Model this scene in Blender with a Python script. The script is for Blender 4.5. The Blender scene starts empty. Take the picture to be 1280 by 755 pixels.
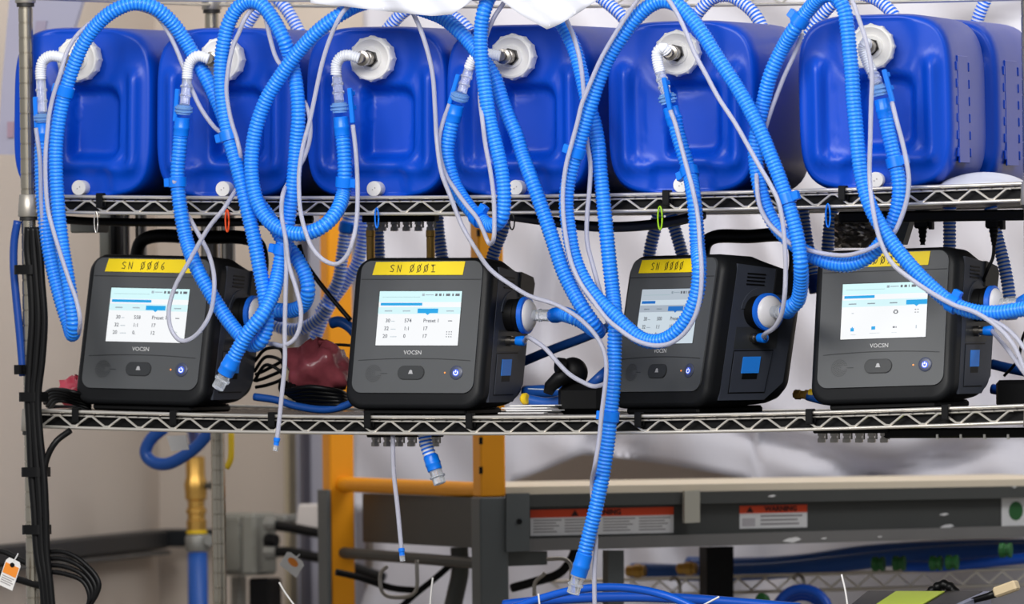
import bpy, math, random
from mathutils import Vector, Matrix
random.seed(7)
V = Vector
R = math.radians
SC = bpy.context.scene
COL = SC.collection

# ------------------------------------------------------------------ camera, world, lights, exposure
D = 20.0                     # distance to the rack's front plane
F = 15200.0                  # focal length in pixels of a 1280 px wide frame
TH = R(27.0)                 # the rack is seen from 27 degrees off its normal
RO = R(0.6)                  # camera roll
r0 = V((math.cos(TH), math.sin(TH), 0)); f0 = V((-math.sin(TH), math.cos(TH), 0)); u0 = V((0, 0, 1))
rc = r0 * math.cos(RO) - u0 * math.sin(RO); uc = u0 * math.cos(RO) + r0 * math.sin(RO)
CP = f0 * -D
cam = bpy.data.cameras.new('camera'); co = bpy.data.objects.new('camera', cam); COL.objects.link(co)
cam.sensor_fit = 'HORIZONTAL'; cam.sensor_width = 36.0; cam.lens = F / 1280 * 36.0
cam.clip_start = 0.5; cam.clip_end = 200
M3 = Matrix((rc, uc, -f0)).transposed()
co.matrix_world = Matrix.Translation(CP) @ M3.to_4x4()
cam.dof.use_dof = True; cam.dof.focus_distance = D - 0.03; cam.dof.aperture_fstop = 6.3
SC.camera = co
SC.view_settings.view_transform = 'Standard'; SC.view_settings.look = 'None'
SC.view_settings.exposure = 0.22; SC.view_settings.gamma = 1.0; SC.view_settings.use_curve_mapping = False

w = bpy.data.worlds.new('world'); SC.world = w; w.use_nodes = True
bg = w.node_tree.nodes['Background']; bg.inputs[0].default_value = (0.93, 0.95, 1.0, 1); bg.inputs[1].default_value = 0.36

def area(name, loc, target, sx, sy, power, col=(1, 1, 1)):
    l = bpy.data.lights.new(name, 'AREA'); l.shape = 'RECTANGLE'; l.size = sx; l.size_y = sy; l.energy = power; l.color = col
    o = bpy.data.objects.new(name, l); COL.objects.link(o); o.location = loc
    o.rotation_euler = (V(target) - V(loc)).to_track_quat('-Z', 'Y').to_euler(); return o
# overhead lamp at the right; front and back lamps are added, unseen fills
area('front_fill_lamp', (0.5, -3.4, 1.75), (0, 0, -0.05), 3.2, 1.3, 150, (1, 0.98, 0.95))
area('ceiling_lamp_side', (2.9, -0.4, 2.3), (0.3, 0.2, 0), 1.6, 1.2, 42, (0.97, 0.98, 1))
area('back_fill_lamp', (-0.2, 1.35, 1.4), (-0.2, 2.0, 0.4), 2.8, 0.5, 17, (1, 0.97, 0.93))

# ------------------------------------------------------------------ helpers
def ray(px, py):
    return (f0 * F + rc * (px - 640.0) - uc * (py - 377.5))
def P(px, py, d=0.0):                       # point seen at a pixel, on the vertical plane y = d
    k = ray(px, py); return CP + k * ((d - CP.y) / k.y)
def PP(px, py, org, nrm):                   # the same on any plane
    k = ray(px, py); return CP + k * ((org - CP).dot(nrm) / k.dot(nrm))

def sl(c):
    return tuple(((v / 255) / 12.92 if v / 255 <= 0.04045 else ((v / 255 + 0.055) / 1.055) ** 2.4) for v in c)
MATS = {}
def mat(name, rgb, rough=0.5, metal=0.0, trans=0.0, emit=0.0, var=0.0, scale=30.0, bump=0.0, ior=1.45, sss=0.0, coat=0.0, alpha=1.0, spec=0.5):
    if name in MATS: return MATS[name]
    m = bpy.data.materials.new(name); m.use_nodes = True; nt = m.node_tree; b = nt.nodes['Principled BSDF']
    c = sl(rgb) + (1,)
    b.inputs['Base Color'].default_value = c; b.inputs['Roughness'].default_value = rough; b.inputs['Metallic'].default_value = metal
    b.inputs['IOR'].default_value = ior; b.inputs['Transmission Weight'].default_value = trans; b.inputs['Alpha'].default_value = alpha
    b.inputs['Specular IOR Level'].default_value = spec
    if coat: b.inputs['Coat Weight'].default_value = coat
    if sss:
        b.inputs['Subsurface Weight'].default_value = sss; b.inputs['Subsurface Radius'].default_value = (0.01, 0.01, 0.01)
    if emit:
        b.inputs['Emission Color'].default_value = c; b.inputs['Emission Strength'].default_value = emit
    if var or bump:
        tc = nt.nodes.new('ShaderNodeTexCoord'); n = nt.nodes.new('ShaderNodeTexNoise'); n.inputs['Scale'].default_value = scale; n.inputs['Detail'].default_value = 4
        nt.links.new(tc.outputs['Object'], n.inputs['Vector'])
        if var:
            mx = nt.nodes.new('ShaderNodeMix'); mx.data_type = 'RGBA'
            mx.inputs[6].default_value = tuple(v * (1 - var) for v in c[:3]) + (1,); mx.inputs[7].default_value = tuple(min(1, v * (1 + var)) for v in c[:3]) + (1,)
            nt.links.new(n.outputs['Fac'], mx.inputs[0]); nt.links.new(mx.outputs[2], b.inputs['Base Color'])
        if bump:
            bp = nt.nodes.new('ShaderNodeBump'); bp.inputs['Strength'].default_value = bump; bp.inputs['Distance'].default_value = 0.002
            nt.links.new(n.outputs['Fac'], bp.inputs['Height']); nt.links.new(bp.outputs[0], b.inputs['Normal'])
    MATS[name] = m; return m

CHROME = mat('chrome', (222, 217, 208), 0.28, 0.7, var=0.06, scale=18)
DECKM = mat('deck_wire', (66, 62, 58), 0.35, 0.8, var=0.1, scale=20)
POSTM = mat('post_chrome', (176, 168, 152), 0.24, 0.95, var=0.12, scale=9)
STEEL = mat('steel', (150, 145, 138), 0.3, 1.0, var=0.1, scale=60)
BRASS = mat('brass', (192, 150, 76), 0.36, 0.75, var=0.1, scale=60)
BLACK = mat('black_plastic', (11, 11, 12), 0.5, spec=0.22, var=0.15, scale=40)
RUBBER = mat('black_rubber', (12, 12, 13), 0.42, spec=0.25, var=0.15, scale=40)
DARKHEX = mat('black_hex', (36, 36, 36), 0.35, 0.6)
HOSE = mat('hose_blue', (4, 114, 236), 0.3, sss=0.0, var=0.05, scale=12)
HOSEV = mat('hose_valley', (58, 152, 248), 0.3, var=0.06, scale=12)
HOSEB = mat('hose_back', (0, 116, 255), 0.35, var=0.05, scale=12)  # rear hose ridges, colour brightened as if lit from behind
HOSEP = mat('hose_pale', (236, 240, 252), 0.35, var=0.05, scale=12)  # pale rear hose valleys, backlight put into the colour
HOSED = mat('hose_deep', (14, 92, 212), 0.35, var=0.05, scale=12)
CUFF = mat('cuff_blue', (6, 118, 232), 0.32, var=0.04, scale=20)
CAN = mat('can_blue', (0, 68, 186), 0.36, spec=0.35, var=0.05, scale=9, bump=0.05)
WHITEP = mat('white_plastic', (232, 230, 226), 0.42, var=0.04, scale=30)
ELBOW = mat('elbow_white', (224, 227, 234), 0.3, var=0.03, scale=50)
CLEAR = mat('clear_plastic', (242, 247, 254), 0.1, trans=0.74, ior=1.3)
SWIV = mat('clear_blue', (150, 202, 250), 0.12, trans=0.55, ior=1.3)
TUBE = mat('clear_tube', (204, 205, 220), 0.25, trans=0.4, ior=1.2)
SHELL = mat('device_shell', (24, 25, 27), 0.45, spec=0.25, var=0.08, scale=60, bump=0.05)
SIDE = mat('device_side', (60, 64, 74), 0.5, spec=0.3, var=0.06, scale=60)
PANEL = mat('device_panel', (80, 82, 84), 0.42, var=0.03, scale=20, spec=0.3)
PANELD = mat('device_inset', (52, 54, 56), 0.4, spec=0.3)
SEAM = mat('seam', (38, 39, 41), 0.6)
TAPE = mat('yellow_tape', (246, 216, 14), 0.55, var=0.05, scale=50)
INK = mat('ink', (45, 40, 20), 0.6)
LOGO = mat('logo_grey', (205, 205, 205), 0.5)
ORANGE = mat('orange_paint', (246, 160, 8), 0.45, var=0.05, scale=14)
GREY = mat('grey_paint', (92, 96, 96), 0.5, var=0.08, scale=12)
GREYD = mat('grey_paint_dark', (66, 67, 64), 0.55, var=0.1, scale=12)
CREAM = mat('cream_top', (222, 208, 184), 0.6, var=0.06, scale=8)
PAPER = mat('paper', (226, 224, 222), 0.7, var=0.03, scale=20)
WORANGE = mat('warning_orange', (228, 72, 22), 0.5)
PRINT = mat('print_grey', (158, 153, 153), 0.7)
NAVY = mat('navy_hose', (28, 80, 160), 0.35, var=0.06, scale=12)
BLUEH = mat('blue_air_hose', (18, 82, 190), 0.35, var=0.06, scale=12)
GALV = mat('galvanised_grey', (140, 140, 135), 0.5, 0.4, var=0.12, scale=30)
BOXGREY = mat('box_grey', (128, 128, 120), 0.55, var=0.08, scale=12)
PINK = mat('pink_film', (140, 68, 76), 0.2, var=0.75, scale=22, bump=.5)
FOIL = mat('foil', (196, 190, 184), 0.28, 0.85, var=0.5, scale=22, bump=0.6)
GREEN = mat('green_paint', (36, 96, 44), 0.5, var=0.1, scale=30)
LIME = mat('lime_label', (186, 206, 60), 0.6)

def new_obj(name, verts, faces, m, parent=None, smooth=False, mi=None):
    me = bpy.data.meshes.new(name); me.from_pydata([tuple(v) for v in verts], [], faces)
    for mm in (m if isinstance(m, (list, tuple)) else [m]): me.materials.append(mm)
    if mi: me.polygons.foreach_set('material_index', mi)
    if smooth: me.polygons.foreach_set('use_smooth', [True] * len(me.polygons))
    me.update()
    o = bpy.data.objects.new(name, me); COL.objects.link(o)
    if parent is not None: o.parent = parent
    return o
def smooth_angle(o, deg=40):
    me = o.data
    me.polygons.foreach_set('use_smooth', [True] * len(me.polygons))
    try: me.set_sharp_from_angle(angle=R(deg))
    except Exception: pass
    return o
def empty(name, loc=(0, 0, 0), rz=0.0, parent=None):
    o = bpy.data.objects.new(name, None); COL.objects.link(o); o.location = loc; o.rotation_euler = (0, 0, rz); o.empty_display_size = 0.02
    if parent is not None: o.parent = parent
    return o
def tag(o, label, cat, group=None, kind=None):
    o['label'] = label; o['category'] = cat
    if group: o['group'] = group
    if kind: o['kind'] = kind
    return o

class MB:                                   # collects shapes into one mesh
    def __init__(s): s.v = []; s.f = []; s.m = []
    def add(s, vf, mi=0, xf=None):
        v, f = vf; n = len(s.v)
        s.v += [xf @ V(p) for p in v] if xf is not None else [V(p) for p in v]
        s.f += [tuple(i + n for i in q) for q in f]; s.m += [mi] * len(f); return s
    def build(s, name, m, parent=None, smooth=None):
        o = new_obj(name, s.v, s.f, m, parent, mi=s.m)
        if smooth: smooth_angle(o, smooth)
        return o

def box(c, s, ax=None, bev=0.0):            # box, or a box with chamfered edges
    c = V(c); hx, hy, hz = (q / 2 for q in s)
    if ax is None: ax = (V((1, 0, 0)), V((0, 1, 0)), V((0, 0, 1)))
    b = min(bev, hx * .9, hy * .9, hz * .9)
    if b <= 0:
        v = [c + ax[0] * (hx * i) + ax[1] * (hy * j) + ax[2] * (hz * k) for i in (-1, 1) for j in (-1, 1) for k in (-1, 1)]
        return v, [(0, 1, 3, 2), (4, 6, 7, 5), (0, 4, 5, 1), (2, 3, 7, 6), (0, 2, 6, 4), (1, 5, 7, 3)]
    v = []; idx = {}
    for i in (-1, 1):
        for j in (-1, 1):
            for k in (-1, 1):
                for a in range(3):
                    q = [hx - b, hy - b, hz - b]; q[a] += b
                    idx[(i, j, k, a)] = len(v)
                    v.append(c + ax[0] * (q[0] * i) + ax[1] * (q[1] * j) + ax[2] * (q[2] * k))
    f = []
    sg = (-1, 1); cyc = ((-1, -1), (1, -1), (1, 1), (-1, 1))
    def key(a, s1, b1, v1, c1, v2, w):
        t = [0, 0, 0]; t[a] = s1; t[b1] = v1; t[c1] = v2; return idx[(t[0], t[1], t[2], w)]
    for a in range(3):
        b1, c1 = (a + 1) % 3, (a + 2) % 3
        for s1 in sg:
            q = [key(a, s1, b1, x, c1, y, a) for x, y in cyc]
            f.append(tuple(q if s1 > 0 else q[::-1]))
    for a in range(3):                      # edge chamfers run along axis a
        b1, c1 = (a + 1) % 3, (a + 2) % 3
        for sb in sg:
            for s2 in sg:
                q = [key(a, -1, b1, sb, c1, s2, b1), key(a, 1, b1, sb, c1, s2, b1), key(a, 1, b1, sb, c1, s2, c1), key(a, -1, b1, sb, c1, s2, c1)]
                f.append(tuple(q if sb * s2 < 0 else q[::-1]))
    for i in sg:
        for j in sg:
            for k in sg:
                q = [idx[(i, j, k, 0)], idx[(i, j, k, 1)], idx[(i, j, k, 2)]]
                f.append(tuple(q if i * j * k > 0 else q[::-1]))
    return v, f

def catmull(pts, n=10):
    pts = [V(p) for p in pts]
    if len(pts) < 3: return pts
    e = [pts[0] * 2 - pts[1]] + pts + [pts[-1] * 2 - pts[-2]]; out = []
    for i in range(1, len(e) - 2):
        p0, p1, p2, p3 = e[i - 1:i + 3]
        t0 = 0; t1 = t0 + max((p1 - p0).length, 1e-6) ** .5; t2 = t1 + max((p2 - p1).length, 1e-6) ** .5; t3 = t2 + max((p3 - p2).length, 1e-6) ** .5
        for k in range(n):
            t = t1 + (t2 - t1) * k / n
            A1 = p0 * ((t1 - t) / (t1 - t0)) + p1 * ((t - t0) / (t1 - t0)); A2 = p1 * ((t2 - t) / (t2 - t1)) + p2 * ((t - t1) / (t2 - t1)); A3 = p2 * ((t3 - t) / (t3 - t2)) + p3 * ((t - t2) / (t3 - t2))
            B1 = A1 * ((t2 - t) / (t2 - t0)) + A2 * ((t - t0) / (t2 - t0)); B2 = A2 * ((t3 - t) / (t3 - t1)) + A3 * ((t - t1) / (t3 - t1))
            out.append(B1 * ((t2 - t) / (t2 - t1)) + B2 * ((t - t1) / (t2 - t1)))
    out.append(pts[-1]); return out
def resample(path, step):
    L = [0.0]
    for a, b in zip(path, path[1:]): L.append(L[-1] + (b - a).length)
    n = max(2, int(round(L[-1] / step))); out = []; j = 0
    for i in range(n + 1):
        s = L[-1] * i / n
        while j < len(L) - 2 and L[j + 1] < s: j += 1
        k = (s - L[j]) / max(L[j + 1] - L[j], 1e-9); out.append(path[j].lerp(path[j + 1], min(max(k, 0), 1)))
    return out
def sweep(path, rad, sides=8, caps=True, squash=None):
    n = len(path); v = []; f = []
    if not isinstance(rad, (list, tuple)): rad = [rad] * n
    t = [(path[min(i + 1, n - 1)] - path[max(i - 1, 0)]) for i in range(n)]
    t = [q.normalized() if q.length > 1e-9 else V((0, 0, 1)) for q in t]
    a = t[0].orthogonal().normalized() if abs(t[0].y) > .9 else t[0].cross(V((0, 1, 0))).normalized()
    for i in range(n):
        a = (a - t[i] * a.dot(t[i]))
        a = a.normalized() if a.length > 1e-6 else t[i].orthogonal().normalized()
        b = t[i].cross(a)
        for k in range(sides):
            an = 2 * math.pi * k / sides; v.append(path[i] + (a * math.cos(an) + b * math.sin(an)) * rad[i])
    for i in range(n - 1):
        for k in range(sides):
            k2 = (k + 1) % sides; f.append((i * sides + k, i * sides + k2, (i + 1) * sides + k2, (i + 1) * sides + k))
    if caps:
        f.append(tuple(range(sides - 1, -1, -1))); f.append(tuple((n - 1) * sides + k for k in range(sides)))
    return v, f
def rod(a, b, r, sides=8): return sweep([V(a), V(b)], r, sides)
def lathe(org, axis, prof, sides=24):       # prof: (distance along axis, radius)
    axis = V(axis).normalized(); path = [V(org) + axis * p[0] for p in prof]
    a = axis.orthogonal().normalized(); b = axis.cross(a); v = []; f = []
    for p, q in zip(path, prof):
        for k in range(sides):
            an = 2 * math.pi * k / sides; v.append(p + (a * math.cos(an) + b * math.sin(an)) * q[1])
    for i in range(len(prof) - 1):
        for k in range(sides):
            k2 = (k + 1) % sides; f.append((i * sides + k, i * sides + k2, (i + 1) * sides + k2, (i + 1) * sides + k))
    f.append(tuple(range(sides - 1, -1, -1))); f.append(tuple((len(prof) - 1) * sides + k for k in range(sides)))
    return v, f
def prism(poly, depth):                     # polygon (world points, one plane) pushed back by the vector depth
    n = len(poly); v = [V(p) for p in poly] + [V(p) + depth for p in poly]
    f = [tuple(range(n)), tuple(range(2 * n - 1, n - 1, -1))] + [(i, i + n, (i + 1) % n + n, (i + 1) % n) for i in range(n)]
    return v, f
def rrect(hw, hh, r, n=6):                  # rounded rectangle, counter-clockwise
    out = []
    for cx, cy, a0 in ((hw - r, hh - r, 0), (-hw + r, hh - r, 90), (-hw + r, -hh + r, 180), (hw - r, -hh + r, 270)):
        for i in range(n + 1):
            a = R(a0 + 90 * i / n); out.append((cx + r * math.cos(a), cy + r * math.sin(a)))
    return out
def loft(sections, caps=True):
    n = len(sections[0]); v = [V(p) for s in sections for p in s]; f = []
    for i in range(len(sections) - 1):
        for k in range(n):
            k2 = (k + 1) % n; f.append((i * n + k, i * n + k2, (i + 1) * n + k2, (i + 1) * n + k))
    if caps:
        f.append(tuple(range(n - 1, -1, -1))); f.append(tuple((len(sections) - 1) * n + k for k in range(n)))
    return v, f

# ------------------------------------------------------------------ room
FLOOR = -1.25
WALL = mat('wall_paint', (208, 197, 186), 0.8, var=0.03, scale=2)
WALLG = mat('wall_panel_grey', (178, 178, 192), 0.7, var=0.03, scale=2)
FLOORM = mat('floor_concrete', (120, 116, 110), 0.6, var=0.1, scale=4)
o = new_obj('floor', *box((0, 0, FLOOR - 0.05), (14, 10, 0.1)), FLOORM); o['kind'] = 'structure'
cor = P(199, 600, 2.6); cor.z = 0
wdir = V((0.30, -1, 0)).normalized()
def wall(name, a, b, m, z0=FLOOR, z1=2.2, th=0.08):
    a = V((a.x, a.y, 0)); b = V((b.x, b.y, 0)); d = (b - a).normalized(); nrm = V((-d.y, d.x, 0))
    o = new_obj(name, *box((a + b) / 2 + nrm * th / 2 + V((0, 0, (z0 + z1) / 2)), ((b - a).length, th, z1 - z0), (d, nrm, V((0, 0, 1)))), m); o['kind'] = 'structure'; return o
wall('wall_left', cor + wdir * 2.0, cor, WALL)
wall('wall_back', cor, cor + V((3.8, 0.0, 0)), WALL)

# conduit rail on the left wall
wn = V((-wdir.y, wdir.x, 0)) * -1
if wn.x < 0: wn = -wn
def WP(px, py, off=0.0): return PP(px, py, cor + wn * off, wn)
a = WP(-30, 697, 0.02); b = WP(199, 674, 0.02); b.z = a.z + (b.z - a.z) * 1.0
t = empty('trim_1', a); t['kind'] = 'structure'
dd = (b - a).normalized(); up = V((0, 0, 1)); sd = dd.cross(up)
new_obj('rail', *box((b - a) / 2, ((b - a).length, 0.035, 0.036), (dd, sd, dd.cross(sd) * -1), 0.004), mat('rail_black', (30, 34, 38), 0.5), t)
new_obj('rail_lip', *box((b - a) / 2 + V((0, 0, -0.025)) + wn * .008, ((b - a).length, 0.03, 0.008), (dd, sd, dd.cross(sd) * -1), 0.002), mat('rail_grey', (74, 74, 74), 0.5), t)
a2 = P(200, 675, 2.55); b2 = P(272, 670, 2.55)
new_obj('rail', *box((a2 + b2) / 2 - t.location, ((b2 - a2).length, 0.03, 0.034), None, 0.004), MATS['rail_black'], t)

# grey panel and door frame on the back wall
def plate_px(name, pts, d, th, m, parent=None):
    poly = [P(x, y, d) for x, y in pts][::-1]; return new_obj(name, *prism(poly, V((0, th, 0))), m, parent)
o = plate_px('wall_panel', [(357, 240), (440, 240), (446, 900), (363, 900)], 2.5, 0.04, WALLG); tag(o, 'lilac grey panel on the back wall behind the orange post', 'panel')
o = plate_px('trim_2', [(352, 240), (358, 240), (364, 900), (358, 900)], 2.47, 0.05, mat('trim_cream', (176, 164, 140), 0.6)); o['kind'] = 'structure'
o = plate_px('trim_3', [(371, 240), (376, 240), (382, 900), (377, 900)], 2.47, 0.04, mat('trim_grey', (96, 94, 104), 0.6)); o['kind'] = 'structure'

# grey sheet on the left wall, seen around the corner post
GS = mat('grey_sheet', (170, 170, 192), 0.55, var=0.05, scale=5)
nb = empty('notice_sheet', P(50, 60, .95)); tag(nb, 'lilac grey printed board leaning behind the chrome corner post', 'board')
q = [(14, -30), (112, -30), (84, 60), (74, 195), (-3, 193), (2, 110)]
nb_o = new_obj('board', *prism([P(x, y, .95) - nb.location for x, y in q][::-1], V((0, 0.012, 0))), GS, nb)
for q in ([(45, 26), (58, 26), (55, 42), (43, 42)], [(9, 152), (17, 152), (16, 172), (9, 172)]):
    new_obj('print', *prism([P(x, y, .945) - nb.location for x, y in q][::-1], V((0, 0.004, 0))), mat('print_mauve', (160, 152, 174), 0.6) if q[0][0] > 20 else mat('print_red', (168, 142, 160), 0.6), nb)

# plastic sheeting behind the rack and bench
def film_mat(name, rgb, rough, tr):
    m = mat(name, rgb, rough, trans=tr, ior=1.15, var=0.03, scale=3); return m
FILM = film_mat('plastic_film', (200, 199, 207), 0.35, 0.0)
FILMW = film_mat('plastic_film_white', (214, 216, 226), 0.3, 0.0)
def film(name, grid, nx, ny, m, fold, th=0.0025):
    v = []; f = []
    for j in range(ny + 1):
        for i in range(nx + 1):
            px, py, d = grid(i / nx, j / ny); v.append(P(px, py, d + fold(px, py)))
    n = len(v); v += [p + V((0, th, 0)) for p in v]
    for j in range(ny):
        for i in range(nx):
            a = j * (nx + 1) + i; q = (a, a + nx + 1, a + nx + 2, a + 1); f.append(q); f.append(tuple(n + k for k in q[::-1]))
    edge = [i for i in range(nx + 1)] + [j * (nx + 1) + nx for j in range(1, ny + 1)] + [ny * (nx + 1) + i for i in range(nx - 1, -1, -1)] + [j * (nx + 1) for j in range(ny - 1, 0, -1)]
    for a, b in zip(edge, edge[1:] + edge[:1]): f.append((a, b, b + n, a + n))
    return new_obj(name, v, f, m, smooth=True)
def folds(px, py):
    s = 0.0
    for cx, cy, an, wd, h in ((520, 150, 1.3, 26, .05), (700, 330, 1.75, 20, .06), (660, 500, 0.5, 18, .05), (760, 540, -1.0, 16, .05), (900, 250, 1.2, 30, .06), (1010, 320, 1.0, 22, .05), (1000, 560, .35, 14, .05), (1150, 580, -.25, 15, .06), (1230, 420, 1.2, 28, .06), (1060, 100, .5, 34, .05), (1240, 40, -.4, 20, .04), (860, 420, 1.9, 22, .05), (1130, 350, -.9, 26, .05), (820, 60, .8, 30, .05)):
        q = (px - cx) * math.sin(an) - (py - cy) * math.cos(an); l = (px - cx) * math.cos(an) + (py - cy) * math.sin(an)
        s += h * math.exp(-(q / wd) ** 2 - (l / 170) ** 2)
    return s + .012 * math.sin(px * .021 + py * .013) + .008 * math.sin(px * .05 - py * .035)
def hem(px):
    if px < 640: return 640
    if px < 735: return 604 - 36 * ((px - 640) / 95) ** 1.2
    if px < 950: return 568 + 32 * ((px - 735) / 215) ** 1.3
    return 640
o = film('plastic_sheet', lambda u, v: (448 + u * 900 + 10 * math.sin(v * 5), -60 + v * (hem(448 + u * 900) + 60), 2.15 + .15 * u), 90, 60, FILM, folds)
tag(o, 'large translucent white plastic sheet hanging behind the rack', 'plastic sheet')
o = film('plastic_sheet', lambda u, v: (455 + u * 900 + 12 * math.sin(v * 6), 640 + v * 200, 2.15), 50, 24, FILM, lambda x, y: folds(x * 1.3 - 100, y - 380) * .6)
tag(o, 'crumpled grey plastic sheet hanging under the workbench', 'plastic sheet')
# white film draped over the shelf above
def top_hem(px):
    k = [(388, 4), (430, 8), (480, 14), (540, 20), (565, 18), (586, 4), (600, -10), (620, -4), (650, 18), (684, 37), (700, 30), (726, 14), (752, -4), (765, -8)]
    for (x0, y0), (x1, y1) in zip(k, k[1:]):
        if x0 <= px <= x1: return y0 + (y1 - y0) * (px - x0) / (x1 - x0)
    return -8
o = film('plastic_wrap', lambda u, v: (388 + u * 377, -70 + v * (top_hem(388 + u * 377) + 70), -.125 + .03 * (1 - v)), 60, 12, FILMW, lambda x, y: .007 * math.sin(x * .05 + y * .06) + .005 * math.sin(x * .11 - y * .13), .0015)
tag(o, 'white crinkled plastic wrap hanging over the edge of the top shelf', 'plastic sheet')

# ------------------------------------------------------------------ workbench with the orange frame
bdir = (r0 * .95 + f0 * .31).normalized(); edir = (r0 * -.31 + f0 * .95).normalized(); bn = edir * -1
CO = P(632, 650, 1.0)
def BP(px, py, off=0.0): return PP(px, py, CO - bn * -off if False else CO + bn * off, bn)
wb = empty('workbench', V((CO.x, CO.y, FLOOR))); tag(wb, 'grey steel workbench with cream top and orange end frame', 'workbench')
L0 = wb.location
def wadd(name, vf, m, parent=wb, smooth=None):
    base = L0 if parent is wb else L0
    o = new_obj(name, [V(p) - base for p in vf[0]], vf[1], m, parent)
    if smooth: smooth_angle(o, smooth)
    return o
def strip(p_tl, p_tr, p_br, p_bl, off, th):      # a bar of the bench front, from four pixels, th deep
    poly = [BP(*p_bl, off), BP(*p_br, off), BP(*p_tr, off), BP(*p_tl, off)]; return prism(poly, edir * th)
# top: cream slab with its grey front edge
tl, tr = BP(632, 618, .0), BP(1400, 606, .0)
slab = [tl, tr, tr + edir * .62, tl + edir * .62]
wadd('bench_top', prism([p + V((0, 0, .0125)) for p in slab], V((0, 0, -.016))), CREAM)
wadd('top_edge', strip((640, 618.5), (1400, 605.5), (1400, 620), (640, 634), .004, .03), GREYD)
wadd('beam', strip((655, 634), (1400, 620), (1400, 654), (655, 674), -.02, .02), GREYD)
wadd('lower_flange', strip((655, 674), (1400, 654), (1400, 668), (655, 689), .004, .05), mat('flange_grey', (108, 106, 104), .5, var=.12, scale=14))
wadd('end_plate', strip((633, 617), (662, 616.5), (662, 689), (633, 690), .012, .006), GREY)
for y in (652,):
    c = BP(649, y, .013); wadd('bolt_hole', lathe(c, bn, ((0, .005), (.0015, .005)), 12), BLACK)
wadd('clip', strip((856, 614), (875, 613), (875, 653), (856, 654), .016, .012), mat('clip_beige', (176, 172, 158), .5))
wadd('underbracket', strip((632, 690), (684, 689), (684, 706), (632, 708), .0, .03), GREYD)
# chipped paint
for x, y, s in ((965, 620, 5), (1180, 643, 6), (1184, 658, 9), (1268, 609, 3), (1100, 671, 3), (990, 675, 12), (1030, 673, 4)):
    c = [BP(x + s * k1, y + s * .35 * k2, .0055 if y < 630 or y > 664 else -.0185) for k1, k2 in ((-1, .4), (.1, .8), (1, -.2), (.5, -.9), (-.4, -.5))][::1]
    wadd('paint_chip', prism(c[::-1] if False else c, edir * .001), PAPER)
# legs
for px in (770,):
    a = BP(px, 688, -.05); wadd('leg', prism([BP(px - 10, 688, -.05), BP(px - 10, 900, -.05), BP(px + 10, 900, -.05), BP(px + 10, 688, -.05)][::1], edir * .03), GREY)
wadd('leg', strip((883, 684), (917, 683), (917, 900), (885, 900), -.35, .04), BLACK)
# end frame: posts, crossbar, apron
cpost = CO
lpost = CO + edir * .72
pw = .046
def post(c, z0, z1, m, wdt=pw, name='post'):
    return wadd(name, box(V((c.x, c.y, (z0 + z1) / 2)), (wdt, wdt, z1 - z0), (bdir, edir, V((0, 0, 1))), .003), m)
pc = BP(612, 650, -.02) ; zc = BP(612, 621, -.02).z
cpost = V((pc.x, pc.y, 0))
k = PP(423, 620, CO + edir * .72, bn); lp = V((k.x, k.y, 0))
po = post(cpost, zc, P(612, 262, 1.0).z, ORANGE)
for x, y in ((601, 551), (601, 588), (598, 291)):
    c = PP(x, y, cpost - bdir * (pw / 2 + .0005), bdir); c = PP(x, y, cpost + bn * (pw / 2), bn)
    wadd('slot', box(c + bn * .0005, (.006, .002, .012), (bdir, edir, V((0, 0, 1)))), BLACK)
post(cpost, FLOOR, zc, GREY, .052, 'leg')
po2 = post(lp, FLOOR, P(400, 262, 1.6).z, ORANGE)
zl = PP(410, 612, lp, bn).z
wadd('leg_plate', box(V((lp.x, lp.y, (FLOOR + zl) / 2)) - bdir * (pw / 2 + .004), (.008, pw + .01, zl - FLOOR), (bdir, edir, V((0, 0, 1))), .001), GREY)
a = PP(428, 605, lp, bn) + bdir * .0; b = PP(600, 613, cpost, bn)
a = V((lp.x, lp.y, a.z)); b = V((cpost.x, cpost.y, b.z))
wadd('crossbar', rod(a, b, .0135, 16), ORANGE, smooth=50)
zt = PP(520, 620, cpost + edir * .3, bn).z; zb = PP(520, 682, cpost + edir * .3, bn).z
mid = (lp + cpost) / 2
wadd('end_apron', box(V((mid.x, mid.y, (zt + zb) / 2)) + bdir * .02, (.02, .66, zt - zb), (bdir, edir, V((0, 0, 1)))), GREYD)
# struts under the end apron
a = PP(455, 690, lp, bn); b = PP(590, 690, cpost, bn)
wadd('strut', rod(V((lp.x, lp.y, a.z)), V((cpost.x, cpost.y, a.z - .01)), .010, 10), GREYD)
wadd('strut', catmull and sweep(catmull([PP(574, 684, mid, bn), PP(575, 715, mid, bn), PP(570, 740, mid, bn), PP(562, 775, mid, bn)], 6), .016, 10), GREYD, smooth=50)
wadd('strut', sweep(catmull([PP(573, 697, mid, bn), PP(545, 722, mid, bn), PP(520, 742, mid, bn), PP(500, 760, mid, bn)], 5), .006, 8), BLACK, smooth=50)
wadd('strut', sweep(catmull([PP(420, 715, mid, bn), PP(450, 722, mid, bn), PP(490, 735, mid, bn), PP(520, 738, mid, bn)], 5), .006, 8), BLACK, smooth=50)

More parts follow.
